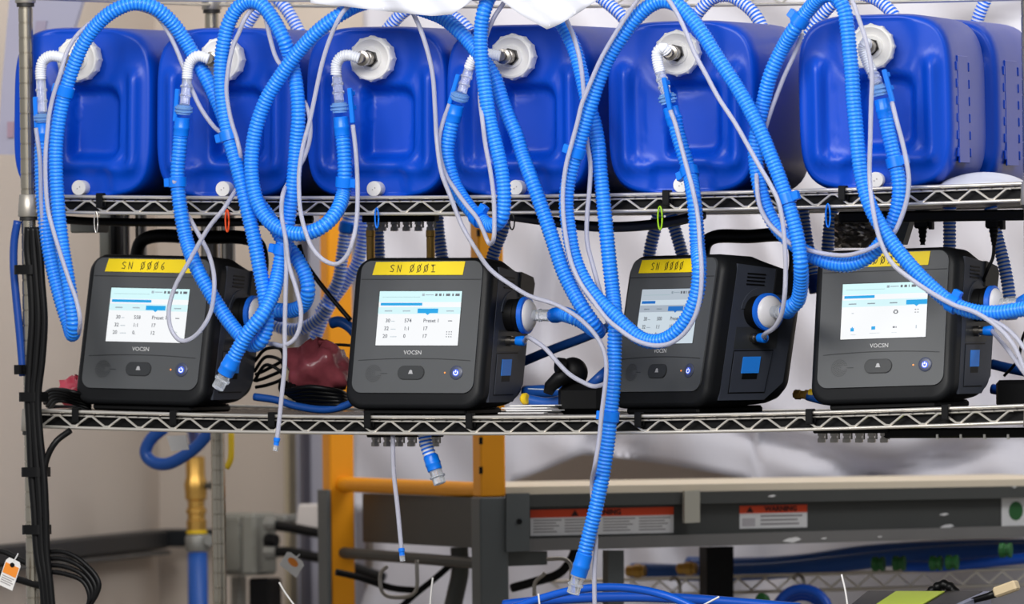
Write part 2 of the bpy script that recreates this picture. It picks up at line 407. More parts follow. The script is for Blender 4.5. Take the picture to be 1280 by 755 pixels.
# stickers on the beam
def sticker(name, quad, off=-.0195):
    s = empty(name, BP(*quad[3], off)); s.parent = None; return s
TEXTS = []
def text_obj(name, body, size, origin, xax, nrm, m, parent, org, ext=.0002, align='CENTER', bold=0.0):
    cu = bpy.data.curves.new(name, 'FONT'); cu.body = body; cu.size = size; cu.align_x = align; cu.align_y = 'CENTER'; cu.extrude = ext; cu.offset = bold; cu.resolution_u = 2
    cu.materials.append(m); o = bpy.data.objects.new(name, cu); COL.objects.link(o); o.parent = parent
    z = V(nrm).normalized(); x = (V(xax) - z * V(xax).dot(z)).normalized(); y = z.cross(x)
    M = Matrix((x, y, z)).transposed().to_4x4(); M.translation = V(origin) - V(org); o.matrix_local = M; TEXTS.append(o); return o
def warn(label, x0, x1, y0, ym, y1, sl_, tx, tw):
    q = lambda x, y, o=-.0185: BP(x, y + sl_ * (x - x0), o)
    s = empty('warning_sticker', q(x0, y1)); tag(s, label, 'sticker'); o0 = s.location
    def pl(name, xa, ya, xb, yb, off, m):
        return new_obj(name, *prism([q(xa, yb, off) - o0, q(xb, yb, off) - o0, q(xb, ya, off) - o0, q(xa, ya, off) - o0], edir * .0008), m, s)
    pl('backing', x0, y0, x1, y1, -.0188, PAPER); pl('band', x0, y0, x1, ym, -.018, WORANGE)
    hh = (ym - y0)
    tri = [q(tx, ym - hh * .12, -.0172) - o0, q(tx + hh * .95, ym - hh * .12, -.0172) - o0, q(tx + hh * .47, y0 + hh * .1, -.0172) - o0]
    new_obj('alert_triangle', *prism(tri, edir * .0006), mat('warn_black', (44, 14, 8), .6), s)
    text_obj('wording', 'WARNING', hh * .95 / 735, q(tw, (y0 + ym) / 2, -.0172), bdir, bn, MATS['warn_black'], s, o0, .0002, 'CENTER', .0004)
    return s, pl
s, pl = warn('long warning sticker with orange band on the bench beam', 663, 842, 637.5, 647.5, 670, -.023, 714, 755)
for xa, xb in ((667, 702), (706, 748), (754, 794), (799, 838)):
    for k in range(5):
        pl('printed_line', xa, 650 + k * 3.6, xb - (k * 7) % 11, 651.6 + k * 3.6, -.0181, PRINT)
s, pl = warn('short warning sticker with orange band on the bench beam', 924.5, 1009, 632.5, 642, 661, -.022, 933, 976)
for k, (xa, xb) in enumerate(((951, 1003), (951, 997), (951, 999))): pl('printed_line', xa, 644.5 + k * 5, xb, 647 + k * 5, -.0181, PRINT)
pl('printed_diagram', 928, 648, 944, 658, -.0181, mat('print_pale', (186, 180, 182), .7))
s = empty('white_sticker', BP(1252, 658, -.0185)); tag(s, 'white square sticker with green patch on the bench beam', 'sticker'); o0 = s.location
def q2(x, y, o): return BP(x, y - .022 * (x - 1252), o) - o0
new_obj('backing', *prism([q2(1252, 660, -.0188), q2(1300, 660, -.0188), q2(1300, 619, -.0188), q2(1252, 619, -.0188)], edir * .0008), PAPER, s)
new_obj('green_patch', *prism([q2(1270 + 9 * math.cos(a * .5236), 639 - 12 * math.sin(a * .5236), -.018) for a in range(12)], edir * .0008), GREEN, s)

# ------------------------------------------------------------------ wire shelving rack
def fit(pts):
    q = [P(x, y, 0) for x, y in pts]; (x0, z0), (x1, z1), (x2, z2) = [(p.x, p.z) for p in q]
    def z(x):
        return z0 * (x - x1) * (x - x2) / ((x0 - x1) * (x0 - x2)) + z1 * (x - x0) * (x - x2) / ((x1 - x0) * (x1 - x2)) + z2 * (x - x0) * (x - x1) / ((x2 - x0) * (x2 - x1))
    return z
zU = fit([(45, 245.1), (640, 245.6), (1270, 229.7)]); zL = fit([(50, 513.3), (640, 521.6), (1270, 507.5)])
zT = fit([(45, -22), (640, -22), (1270, -38)])
zB = fit([(50, 776), (640, 782), (1270, 780)])
RD = 0.657
fl = (P(32.3, 40, 0), P(42, 740, 0)); fr = (P(1286, 40, 0), P(1295, 740, 0))
rack = empty('wire_shelving_rack', (fl[1].x, 0, FLOOR)); tag(rack, 'chrome wire shelving rack holding the jerricans and ventilators', 'rack'); RO0 = rack.location
def radd(name, vf, m, parent=rack, smooth=50):
    o = new_obj(name, [V(p) - (RO0) for p in vf[0]], vf[1], m, parent); return smooth_angle(o, smooth)
def on_line(ab, z):
    a, b = ab; k = (z - a.z) / (b.z - a.z); return a.lerp(b, k)
posts = []
for ab, dy in ((fl, 0), (fr, 0), (fl, RD), (fr, RD)):
    b = MB(); z0, z1 = FLOOR, .72; prof = []
    a_, c_ = on_line(ab, z0) + V((0, dy, 0)), on_line(ab, z1) + V((0, dy, 0)); ax = (c_ - a_); n = int(ax.length / .0254)
    prof = [(0, .0122)]
    for i in range(1, n): prof += [(i * .0254 - .0012, .0122), (i * .0254 - .0006, .0112), (i * .0254 + .0006, .0112), (i * .0254 + .0012, .0122)]
    prof.append((ax.length, .0122))
    p = radd('post', lathe(a_, ax, prof, 18), POSTM, smooth=25); posts.append((ab, dy, p))
xl, xr = P(41, 255, 0).x, P(1278, 255, 0).x
BANDM = mat('collar_black', (34, 32, 30), .5)
COLLAR = mat('collar_grey', (176, 170, 160), .42, .75, var=.08, scale=40)
def shelf(zf, name):
    xs = [xl + (xr - xl) * i / 40 for i in range(41)]
    b = MB()
    for dy in (0, RD):
        for dz, r in ((0, .0030), (-.0268, .0029)):
            b.add(sweep([V((x, dy, zf(x) + dz)) for x in xs], r, 8))
    b.add(sweep([V((x, .004, zf(x) - .0068)) for x in xs], .0014, 6))
    for x, e in ((xl - .006, -1), (xr + .006, 1)):
        for dz in (0, -.0268): b.add(rod((x, 0.01, zf(x) + dz), (x, RD - .01, zf(x) + dz), .0025, 8))
    sh = radd('shelf', (b.v, b.f), CHROME)
    for dy, nm in ((-.001, 'truss_wire'), (RD + .001, 'truss_wire')):
        pts = []; per = .0628; x = xl + .012; k = 0
        while x < xr - .02:
            z = zf(x); pts += [V((x - .004, dy, z - (.0235 if k % 2 == 0 else .0075))), V((x + .004, dy, z - (.0235 if k % 2 == 0 else .0075)))]
            x += per / 2; k += 1
        o = radd(nm, sweep(pts, .0019, 6), CHROME, sh)
    b = MB(); x = xl + .01
    while x < xr: 
        z = zf(x); b.add(rod((x, -.001, z - .0045), (x, RD + .001, z - .0045), .0016, 5)); x += .0207
    for dy in (.12, .3, .48): b.add(sweep([V((x, dy, zf(x) - .008)) for x in xs], .002, 6))
    o = radd('deck_wires', (b.v, b.f), DECKM, sh); o['kind'] = 'stuff'
    v_, f_ = [], []
    for x in xs[0:1] + xs[1:-1] + xs[-1:]: v_ += [V((x, .012, zf(x) - .0088)), V((x, RD - .012, zf(x) - .0088)), V((x, RD - .012, zf(x) - .0262)), V((x, .012, zf(x) - .0262))]
    for i in range(len(xs) - 1): f_ += [(i * 4 + k, i * 4 + (k + 1) % 4, i * 4 + 4 + (k + 1) % 4, i * 4 + 4 + k) for k in range(4)]
    f_ += [(3, 2, 1, 0), tuple(len(v_) - 4 + k for k in range(4))]
    if zf in (zU, zL): radd('black_infill', (v_, f_), BLACK, sh)  # added black slab that fills the space between the shelf rails
    for ab, dy, p in posts:
        x0 = on_line(ab, 0).x; z = zf(min(max(x0, xl), xr)); c = on_line(ab, z) + V((0, dy, 0)); ax = ab[0] - ab[1]
        radd('collar', lathe(c - ax.normalized() * .0345, ax, ((0, .0168), (.0015, .0176), (.036, .0152), (.0375, .0135)), 20), COLLAR, sh)
        radd('collar_ring', lathe(c - ax.normalized() * .041, ax, ((0, .0142), (.0005, .0150), (.006, .0150), (.0065, .014)), 20), BANDM, sh)
    return sh
for zf in (zU, zL, zT, zB): shelf(zf, 'shelf')
def xat(px, py=250, d=0): return P(px, py, d).x

# black cable straps round the shelf rails
SI = {'u': [(126, 'under the jerrican nearest the corner post'), (834, 'under the fifth jerrican'), (1054, 'under the sixth jerrican')],
      'l': [(96, 'near the tangle of thin black cables'), (218, 'below the hose end dangling with a clear tip'), (341, 'below the pink bag'), (461, 'below the speaker of the unobstructed screen'), (588, 'above the square orange post'), (799, 'beside the clamped trailing hose'), (1013, 'beside the brass coupling with yellow collar'), (1183, 'nearest the rack end')]}
for key, zf, py in (('u', zU, 250), ('l', zL, 520)):
    for px, wh in SI[key]:
        x = xat(px, py); z = zf(x); b = MB()
        b.add(box((x, 0, z + .0045), (.0125, .013, .004), None, .001)); b.add(box((x, -.0055, z - .006), (.0125, .003, .022), None, .001)); b.add(box((x, .0065, z - .006), (.0125, .003, .022), None, .001)); b.add(box((x, 0, z - .017), (.0125, .014, .003), None, .001))
        o = b.build('cable_strap', RUBBER); tag(o, 'black strap on the %s shelf rail %s' % ('upper' if key == 'u' else 'lower', wh), 'strap', 'black straps on the shelf rails')

# ------------------------------------------------------------------ jerricans
CW, CH, CD = .256, .287, .37
def sstep(a, b, x):
    t = min(max((x - a) / (b - a), 0), 1); return t * t * (3 - 2 * t)
def can_height(x, z):
    a = x / (CW / 2); b = z / (CH / 2)
    aa = abs(a)
    d = 0.0
    qa, qb = max(aa - (.53 - .2), 0), max(abs(b + .12) - (.44 - .2), 0)
    sd_ = math.hypot(qa, qb) - .2; pk = 1 - sstep(-.10, .02, sd_)                                   # grip pocket, rounded corners
    bar = sstep(-.56, -.48, a) * (1 - sstep(-.22, -.12, a))                                             # grip bar across it
    d += .028 * pk * (1 - bar)
    rim = math.exp(-((aa - .735) / .085) ** 2) * sstep(-.74, -.60, b) * (1 - sstep(.40, .56, b)); d -= .014 * rim     # side ridges
    dish = math.exp(-((aa - .60) / .04) ** 2) * sstep(-.60, -.5, b) * (1 - sstep(.38, .5, b)); d += .004 * dish
    bt = math.exp(-((b + .655) / .07) ** 2) * sstep(.30, .42, aa) * (1 - sstep(.66, .8, aa)); d -= .008 * bt
    bung = (1 - sstep(.34, .46, aa)) * (1 - sstep(-.74, -.62, b)); d += .010 * bung
    cap = (1 - sstep(.44, .62, math.hypot(a, (b - .68) * 1.1))); d += .006 * cap
    return d
def can_outline(k, n=96, e=4.4):
    out = []
    for i in range(n):
        t = 2 * math.pi * i / n; c, s = math.cos(t), math.sin(t)
        r = (abs(c) ** e + abs(s) ** e) ** (-1 / e); out.append((CW / 2 * k * c * r, CH / 2 * k * s * r))
    return out
def make_can():
    secs = []
    for t in (.02, .07, .12, .17, .22, .27, .32, .36, .40, .44, .48, .52, .56, .60, .64, .68, .72, .76, .80, .84, .88, .91, .94):
        secs.append([V((x, can_height(x, z), z)) for x, z in can_outline(t, e=2 + 3 * t)])
    for t, y in ((.965, .003), (.982, .009), (.994, .018), (1.0, .03), (1.0, .10), (1.0, .2), (1.0, CD - .03), (.985, CD - .012), (.955, CD - .003), (.6, CD), (.1, CD)):
        secs.append([V((x, y, z)) for x, z in can_outline(t)])
    return loft(secs)
CANV, CANF = make_can()
can_mesh = None
CANS = []
def jerrican(px, phi, d, label, capy, bungy, ribs=False, plain=False):
    global can_mesh
    g = P(px, 233, d); z = zU(min(max(g.x, xl), xr)) - .0028
    rt = empty('jerrican', (g.x, g.y, z), R(27 - phi)); tag(rt, label, 'jerrican', 'blue jerricans on the upper shelf')
    if can_mesh is None:
        b = new_obj('body', [p + V((0, 0, CH / 2)) for p in CANV], CANF, CAN, rt, smooth=True); can_mesh = b.data
    else:
        b = bpy.data.objects.new('body', can_mesh); COL.objects.link(b); b.parent = rt
    slope = (zU(g.x + .1) - zU(g.x - .1)) / .2; rt.rotation_euler.y = -math.atan(slope)
    if ribs:
        for y0, s in ((.045, 1), (.175, -1)):
            for k in range(6):
                zz = .060 + k * .028
                new_obj('notch', *box((CW / 2 + .0002, y0, zz), (.0035, .008, .015), None, .0012), CAN, b)
        new_obj('side_band', *box((CW / 2 - .0005, .11, .130), (.003, .105, .175), None, .001), CAN, b)
    if plain: return rt
    cz = .233; fz = -.0
    prof = []; sd = 48
    v, f = [], []
    for y, r in ((.012, .031), (-.004, .0362), (-.024, .0366), (-.0275, .035), (-.0285, .032), (-.0265, .029), (-.0255, .020), (-.0285, .0185), (-.0285, .001)):
        for k in range(sd):
            an = 2 * math.pi * k / sd; rr = r + (.0022 if (r > .0355 and k % 4 == 0) else 0)
            v.append(V((rr * math.cos(an), y, cz + rr * math.sin(an))))
    for i in range(8):
        for k in range(sd):
            k2 = (k + 1) % sd; f.append((i * sd + k, (i + 1) * sd + k, (i + 1) * sd + k2, i * sd + k2))
    cp = smooth_angle(new_obj('cap', v, f, WHITEP, rt), 35)
    new_obj('hex_nut', *lathe((0, -.0285, cz), (0, -1, 0), ((0, .0145), (.007, .0145)), 6), DARKHEX, cp)
    smooth_angle(new_obj('fitting', *lathe((0, -.035, cz), (0, -1, 0), ((0, .0115), (.016, .0115), (.017, .009), (.022, .009), (.023, .0125), (.032, .0125), (.033, .008), (.045, .008)), 18), STEEL, cp), 40)
    bz = .0175
    bo = smooth_angle(new_obj('bung', *lathe((0, .012, bz), (0, -1, 0), ((0, .0125), (.022, .0130), (.0235, .0122), (.0236, .001)), 24), WHITEP, rt), 35)
    for sx in (-1, 1): new_obj('mark', *box((sx * .0022, -.0117, bz + .0015 * sx), (.0016, .0006, .0022)), PRINT, bo)
    CANS.append((rt, cz)); return rt
jerrican(101, 20, .045, 'blue jerrican beside the chrome corner post', 76, 235)
jerrican(281, 20, .045, 'second blue jerrican from the chrome corner post', 74, 234)
jerrican(470, 20, .045, 'blue jerrican above the tape marked SN 0001', 72, 233)
jerrican(647, 20, .045, 'fourth blue jerrican from the chrome corner post', 70, 231)
jerrican(853, 16, .045, 'blue jerrican above the ventilator marked SN 0000', 63, 228)
jerrican(1096, 11, .04, 'blue jerrican turned to show its ribbed side band', 52, 219, True)
jerrican(1156, 13, .42, 'blue jerrican half hidden behind the one with ribbed side', 52, 219, True, True)

# ------------------------------------------------------------------ ventilators
LEAN = .2
DW, DH, DDp = .252, .262, .185
def dpt(x, z, off=0.0): return V((x, LEAN * z - off, z))
NF = V((0, -1, LEAN)).normalized()          # outward normal of the leaning front
GLYPH = {'S': [[(.9, .9), (.5, 1), (.1, .8), (.4, .55), (.8, .35), (.6, .05), (.05, .1)]], 'N': [[(.05, 0), (.15, 1), (.75, 0), (.9, 1)]],
         '0': [[(.5, 1), (.15, .75), (.15, .3), (.5, 0), (.85, .3), (.85, .75), (.5, 1)], [(.05, -.1), (.95, 1.15)]], '1': [[(.2, .8), (.5, 1), (.5, 0)], [(.15, 0), (.9, 0)], [(.1, 1), (.9, 1)]],
         '3': [[(.1, .95), (.8, .9), (.4, .55), (.8, .3), (.4, 0), (.05, .15)]], '6': [[(.75, 1), (.25, .6), (.15, .2), (.5, 0), (.8, .2), (.6, .45), (.2, .3)]], ' ': []}
def ribbon(pts, wd):                        # flat pen stroke in 2D
    L = []; Rr = []; n = len(pts)
    for i in range(n):
        a = V(pts[max(i - 1, 0)]); b = V(pts[min(i + 1, n - 1)]); t = (b - a); t = t.normalized() if t.length else V((1, 0)); nn = V((-t.y, t.x)) * wd / 2
        L.append(V(pts[i]) + nn); Rr.append(V(pts[i]) - nn)
    return L + Rr, [(i, i + 1, n + i + 1, n + i) for i in range(n - 1)]
def ventilator(px, phi, d, serial, label, screen, handle_up, taps=(-.086, .078)):
    g = P(px, 515, d); z = zL(min(max(g.x, xl), xr)) + .0015
    rt = empty('ventilator', (g.x, g.y, z), R(27 - phi)); tag(rt, label, 'ventilator', 'ventilators on the lower shelf')
    slope = (zL(g.x + .1) - zL(g.x - .1)) / .2; rt.rotation_euler.y = -math.atan(slope)
    # shell
    secs = []
    for y, zb, zt, hw, r in ((.000, .020, DH - .010, DW / 2 - .010, .026), (.002, .015, DH - .005, DW / 2 - .005, .028), (.007, .011, DH - .001, DW / 2 - .001, .030), (.014, .010, DH, DW / 2, .030), (.075, .010, DH - .004, DW / 2, .028), (.10, .012, DH - .012, DW / 2 - .001, .026), (.150, .016, DH - .025, DW / 2 - .004, .026), (.170, .022, DH - .031, DW / 2 - .006, .026), (.180, .032, DH - .036, DW / 2 - .010, .022), (DDp, .042, DH - .044, DW / 2 - .018, .018)):
        secs.append([V((x, y + LEAN * (zz + (zb + zt) / 2), zz + (zb + zt) / 2)) for x, zz in rrect(hw, (zt - zb) / 2, r, 7)])
    sh = smooth_angle(new_obj('shell', *loft(secs), SHELL, rt), 50)
    new_obj('foot', *box((0, .085, .0065), (.19, .14, .013), None, .004), BLACK, rt)
    # front panel
    pl = [dpt(x + .000, zz + .1475, .003) for x, zz in rrect(.1115, .1095, .018, 7)]
    pn = new_obj('front_panel', *prism(pl, V((0, .008, 0))), PANEL, rt)
    def fl(name, x0, x1, z0, z1, off, m, par, th=.0006):
        return new_obj(name, *prism([dpt(x0, z0, off), dpt(x1, z0, off), dpt(x1, z1, off), dpt(x0, z1, off)], V((0, th, 0))), m, par)
    fl('seam', -.110, .110, .2255, .2268, .0034, SEAM, pn)
    sp = []
    for k in range(13):
        u = -1 + 2 * k / 12; sp.append((u * .103, .0915 + .0035 * (1 - u * u)))
    v2, f2 = ribbon(sp, .0012); new_obj('seam', [dpt(p.x, p.y, .0034) for p in v2], f2, SEAM, pn)
    # screen
    sx0, sx1, sz0, sz1 = -.0735, .0775, .1165, .2065
    W_ = sx1 - sx0; H_ = sz1 - sz0
    dim = screen.get('dim', 1.0)
    def sm(n, rgb, e=1.0):
        m = mat('screen_' + n + ('_dim' if dim < 1 else ''), rgb, .35, emit=e * dim, spec=.2); m.node_tree.nodes['Principled BSDF'].inputs['Base Color'].default_value = (.012, .012, .014, 1); return m
    new_obj('bezel', *prism([dpt(sx0 - .001, sz0 - .001, .0034), dpt(sx1 + .001, sz0 - .001, .0034), dpt(sx1 + .001, sz1 + .001, .0034), dpt(sx0 - .001, sz1 + .001, .0034)], V((0, .001, 0))), SEAM, pn)
    def fr_(n, u0, u1, v0, v1, off, m, par): return fl(n, sx0 + W_ * u0, sx0 + W_ * u1, sz1 - H_ * v1, sz1 - H_ * v0, off, m, par, .0002)
    scr = fr_('screen', 0, 1, 0, 1, .0040, sm('white', (246, 248, 250) if dim == 1 else (220, 234, 244), .86), rt)
    fr_('status_bar', 0, 1, 0, .20, .0042, sm('cyan', (214, 250, 253) if dim == 1 else (196, 208, 220), .85), scr)
    fr_('status_line', .04, .5, .105, .112, .0044, sm('pale', (180, 214, 220), .7), scr)
    fr_('tab_bar', 0, 1, .295, .42, .0042, sm('cyan2', (214, 246, 250) if dim == 1 else (182, 194, 208), .85), scr)
    fr_('progress_bar', .025, screen['prog'], .215, .265, .0044, sm('blue', (16, 166, 232) if dim == 1 else (30, 120, 210), .85), scr)
    ta, tb = screen['tab']
    fr_('active_tab', ta, tb, .32, .405, .0044, MATS['screen_blue' + ('_dim' if dim < 1 else '')], scr)
    tc = (ta + tb) / 2
    new_obj('tab_pointer', *prism([dpt(sx0 + W_ * (tc - .03), sz1 - H_ * .40, .0044), dpt(sx0 + W_ * tc, sz1 - H_ * .44, .0044), dpt(sx0 + W_ * (tc + .03), sz1 - H_ * .40, .0044)], V((0, .0002, 0))), MATS['screen_blue' + ('_dim' if dim < 1 else '')], scr)
    DK = mat('screen_text', (96, 100, 108), .4); LG = mat('screen_text_light', (160, 176, 186), .4)
    for u0, u1 in ((.52, .55), (.56, .66), (.68, .705), (.725, .755), (.775, .785), (.81, .86), (.885, .905), (.925, .975)):
        fr_('status_icon', u0, u1, .045 if u0 != .56 else .06, .09 if u0 != .56 else .075, .0044, DK if u0 > .67 else LG, scr)
    for u in (.08, .30, .56, .83):
        if not (ta < u + .04 < tb): fr_('tab_caption', u, u + .09, .355, .375, .0044, LG, scr)
    for s, u, v, sz in screen['txt']:
        text_obj('reading', s, sz, dpt(sx0 + W_ * u, sz1 - H_ * v, .0045), V((1, 0, 0)), NF, DK, scr, (0, 0, 0), .00005, 'LEFT', .00014)
    for u0, u1, v0, v1, kind in screen['ico']:
        fr_('icon', u0, u1, v0, v1, .0044, MATS['screen_blue' + ('_dim' if dim < 1 else '')] if kind == 'b' else (DK if kind == 'd' else LG), scr)
    # wording and controls
    text_obj('wordmark', 'VOCSN', .0098, dpt(-.004, .1045, .0036), V((1, 0, 0)), NF, LOGO, pn, (0, 0, 0), .0001)
    sb = MB()
    sb_b = lathe(dpt(-.073, .070, .0026), NF, ((0, .0160), (.0006, .0160)), 28)
    spk = new_obj('speaker', *sb_b, mat('speaker_grey', (72, 74, 76), .45), pn)
    hb = MB()
    for rr, n in ((.0025, 6), (.0052, 12), (.0079, 18), (.0106, 24), (.0133, 30)):
        for k in range(n):
            an = 2 * math.pi * k / n + rr * 90
            x, zz = rr * math.cos(an), rr * math.sin(an)
            if x > .004 and abs(zz) < .003: continue
            hb.add(lathe(dpt(-.073 + x, .070 + zz, .0034), NF, ((0, .0006), (.0003, .0006)), 6))
    hb.build('speaker_holes', BLACK, spk)['kind'] = 'stuff'
    fl('tick', -.060, -.048, .0695, .0705, .0034, SEAM, pn)
    pb = [dpt(-.004 + x, .0715 + zz, .0050) for x, zz in rrect(.0235, .0105, .0104, 7)]
    ab = new_obj('alarm_button', *prism(pb, V((0, .004, 0))), PANELD, rt)
    rim = [dpt(-.004 + x, .0715 + zz, .0042) for x, zz in rrect(.0245, .0115, .0114, 7)]
    new_obj('button_rim', *prism(rim, V((0, .003, 0))), SEAM, ab)
    bell = [(-.0045, -.002), (.0045, -.002), (.003, .0005), (.0025, .0035), (0, .0048), (-.0025, .0035), (-.003, .0005)]
    new_obj('bell_icon', *prism([dpt(-.004 + x, .0715 + zz, .0054) for x, zz in bell], V((0, .0004, 0))), mat('icon_grey', (170, 170, 172), .5), ab)
    new_obj('indicator', *lathe(dpt(.058, .0715, .003), NF, ((0, .0014), (.0008, .0014)), 10), mat('led_orange', (240, 140, 60), .4, emit=.6), pn)
    pw_ = smooth_angle(new_obj('power_button', *lathe(dpt(.079, .0715, .002), NF, ((0, .0118), (.002, .0118), (.0026, .0108), (.0030, .0092)), 24), mat('power_dark', (64, 70, 92), .35), rt), 30)
    new_obj('power_glow', *lathe(dpt(.079, .0715, .0051), NF, ((0, .0062), (.0004, .006)), 20), mat('power_blue', (56, 84, 190), .4, emit=.45), pw_)
    arc = [(.0035 * math.sin(R(a)), .0035 * math.cos(R(a))) for a in range(40, 321, 20)]
    v2, f2 = ribbon(arc, .0012); v3, f3 = ribbon([(0, .0008), (0, .0046)], .0012)
    new_obj('power_icon', [dpt(.079 + p.x, .0715 + p.y, .0060) for p in v2] + [dpt(.079 + p.x, .0715 + p.y, .0060) for p in v3], f2 + [tuple(i + len(v2) for i in q) for q in f3], mat('power_white', (235, 240, 255), .4, emit=.7), pw_)
    # tape
    t0, t1 = taps
    tpz0, tpz1 = .2335, .2560
    tp = new_obj('tape', *prism([dpt(t0 - .004, tpz0, .0042), dpt(t1 - .002, tpz0, .0042), dpt(t1 + .001, tpz1, .0042), dpt(t0 + .001, tpz1 - .001, .0042)], V((0, .0006, 0))), TAPE, rt)
    x = t0 + .028; v_, f_ = [], []
    for ch in serial:
        for st in GLYPH[ch]:
            pts = [(x + p[0] * .0085 + random.uniform(-.0003, .0003), .2385 + p[1] * .0115) for p in st]
            for a_, b_ in zip(pts, pts[1:]):
                t_ = (V(b_) - V(a_)).normalized() * .0004
                vv, ff = ribbon([V(a_) - t_, V(b_) + t_], .00125); n = len(v_); v_ += [dpt(p.x, p.y, .0046) for p in vv]; f_ += [tuple(i + n for i in q) for q in ff]
        x += .0130 if ch != ' ' else .010
    new_obj('handwriting', v_, f_, INK, tp)
    # side
    def S(y, zz, off): return V((DW / 2 + off, y + LEAN * zz, zz))
    X = V((1, 0, 0))
    sp_ = [V((DW / 2 - .0035, y + LEAN * zz + 0, zz)) for y, zz in ((.030, .022), (.125, .022), (.160, .050), (.165, .215), (.120, .236), (.030, .246))]
    new_obj('side_panel', *prism(sp_, V((.0042, 0, 0))), SIDE, rt)
    for k in range(4):
        zz = .2285 - k * .0058
        new_obj('vent', *box(S(.072, zz, .0002), (.003, .038, .0026), (X, V((0, 1, -.06)).normalized(), V((0, .06, 1)).normalized())), BLACK, rt)
    new_obj('latch', *prism([S(y, zz, -.003) for y, zz in ((.112, .197), (.164, .193), (.168, .218), (.160, .229), (.112, .238))], V((.007, 0, 0))), SHELL, rt)
    new_obj('port_hood', *prism([S(.083 + .034 * math.cos(R(a)), .172 + .034 * math.sin(R(a)), -.001) for a in range(0, 181, 15)], V((.0035, 0, 0))), SIDE, rt)
    pc = S(.083, .166, -.004)
    prt = smooth_angle(new_obj('port', *lathe(pc, X, ((0, .0270), (.020, .0270), (.022, .0285), (.030, .0285), (.032, .026)), 32), BLACK, rt), 35)
    fl_ = smooth_angle(new_obj('filter_ring', *lathe(pc + X * .030, X, ((0, .029), (.0015, .0310), (.009, .0310), (.010, .0285)), 36), mat('ring_blue', (26, 108, 226), .4), rt), 35)
    smooth_angle(new_obj('filter_disc', *lathe(pc + X * .038, X, ((0, .027), (.003, .0265), (.008, .022), (.011, .012), (.0115, .010)), 32), mat('filter_white', (226, 224, 226), .35, var=.03, scale=30), fl_), 40)
    smooth_angle(new_obj('filter_neck', *lathe(pc + X * .047, X, ((0, .0095), (.012, .0095), (.013, .011), (.016, .011), (.017, .0098), (.040, .0102)), 20), CLEAR, fl_), 40)
    qp = S(.083, .1235, -.002)
    sm_ = smooth_angle(new_obj('gas_port', *lathe(qp, X, ((0, .0085), (.012, .0085), (.0125, .0070), (.020, .0070)), 16), STEEL, rt), 35)
    smooth_angle(new_obj('push_connector', *lathe(qp + X * .02, X, ((0, .0075), (.008, .0085), (.014, .0085), (.016, .006)), 16), CUFF, sm_), 35)
    new_obj('side_recess', *prism([S(y, zz, -.002) for y, zz in ((.045, .106), (.135, .106), (.135, .142), (.045, .142))], V((.0032, 0, 0))), PANELD, rt)
    dr = new_obj('side_door', *prism([S(y, zz, -.002) for y, zz in ((.048, .035), (.122, .035), (.128, .102), (.048, .102))], V((.0042, 0, 0))), SIDE, rt)
    new_obj('door_gap', *prism([S(y, zz, -.002) for y, zz in ((.046, .033), (.124, .033), (.130, .104), (.046, .104))], V((.0030, 0, 0))), BLACK, dr)
    new_obj('latch_slot', *prism([S(y, zz, .0018) for y, zz in ((.070, .056), (.102, .056), (.102, .066), (.070, .066))], V((.0006, 0, 0))), BLACK, dr)
    new_obj('blue_latch', *prism([S(y, zz, .0020) for y, zz in ((.067, .066), (.104, .066), (.104, .093), (.067, .093))], V((.0010, 0, 0))), mat('latch_blue', (40, 142, 250), .45), dr)
    # handle
    hb_ = MB()
    if handle_up:
        zt = .292; hy = .165 + LEAN * .2
        hp = catmull([V((-DW / 2 + .006, hy - .004, .215)), V((-DW / 2 + .004, hy, .255)), V((-DW / 2 + .012, hy, .282)), V((-DW / 2 + .034, hy, zt)), V((0, hy, zt)), V((DW / 2 - .034, hy, zt)), V((DW / 2 - .012, hy, .282)), V((DW / 2 - .004, hy, .255)), V((DW / 2 - .006, hy - .004, .215))], 6)
        hb_.add(sweep(hp, .0115, 10))
        for sx in (-1, 1): hb_.add(lathe((sx * (DW / 2 - .018), hy - .004, .218), (sx, 0, 0), ((0, .017), (.018, .017), (.020, .014)), 14))
    else:
        hy = DDp + LEAN * .2 + .008
        hb_.add(box((0, hy, .205), (DW - .03, .014, .018), None, .004))
        for sx in (-1, 1): hb_.add(box((sx * (DW / 2 - .018), hy - .012, .205), (.016, .03, .018), None, .004))
    hb_.build('handle', BLACK, rt, 50)
    rt['tip'] = tuple(Matrix.LocRotScale(rt.location, rt.rotation_euler, None) @ (pc + X * .087)); rt['gas'] = tuple(Matrix.LocRotScale(rt.location, rt.rotation_euler, None) @ (qp + X * .034))
    return rt
run = lambda a, b, c, d, e, f, g, h: [(a, .10, .545, .0088), (b, .33, .545, .0088), ('Preset 1', .56, .545, .0088), (c, .09, .69, .0088), (d, .33, .69, .0088), (e, .56, .69, .0088), (f, .08, .83, .0088), (g, .33, .83, .0088), (h, .56, .83, .0088)]
SUB = [(.17, .21, .55, .56, 'l'), (.17, .23, .695, .705, 'l'), (.17, .25, .835, .845, 'l'), (.86, .91, .54, .555, 'd'), (.85, .90, .80, .81, 'l')]
DOT = [(.85 + .028 * i, .862 + .028 * i, .74 + .045 * j, .758 + .045 * j, 'd') for i in range(3) for j in range(3)]
vent1 = ventilator(171, 28, .06, 'SN 0006', 'black ventilator with raised handle, tape marked SN 0006, clear tube looped over screen', {'prog': .53, 'tab': (.47, .72), 'txt': run('30', '558', '32', '1:1', '17', '20', '0.', '12'), 'ico': SUB}, True)
vent2 = ventilator(513, 25, .06, 'SN 0001', 'black ventilator with unobstructed screen and yellow tape marked SN 0001', {'prog': .53, 'tab': (.48, .73), 'txt': run('30', '574', '32', '1:1', '17', '20', '0', '17'), 'ico': SUB[:4] + DOT}, False)
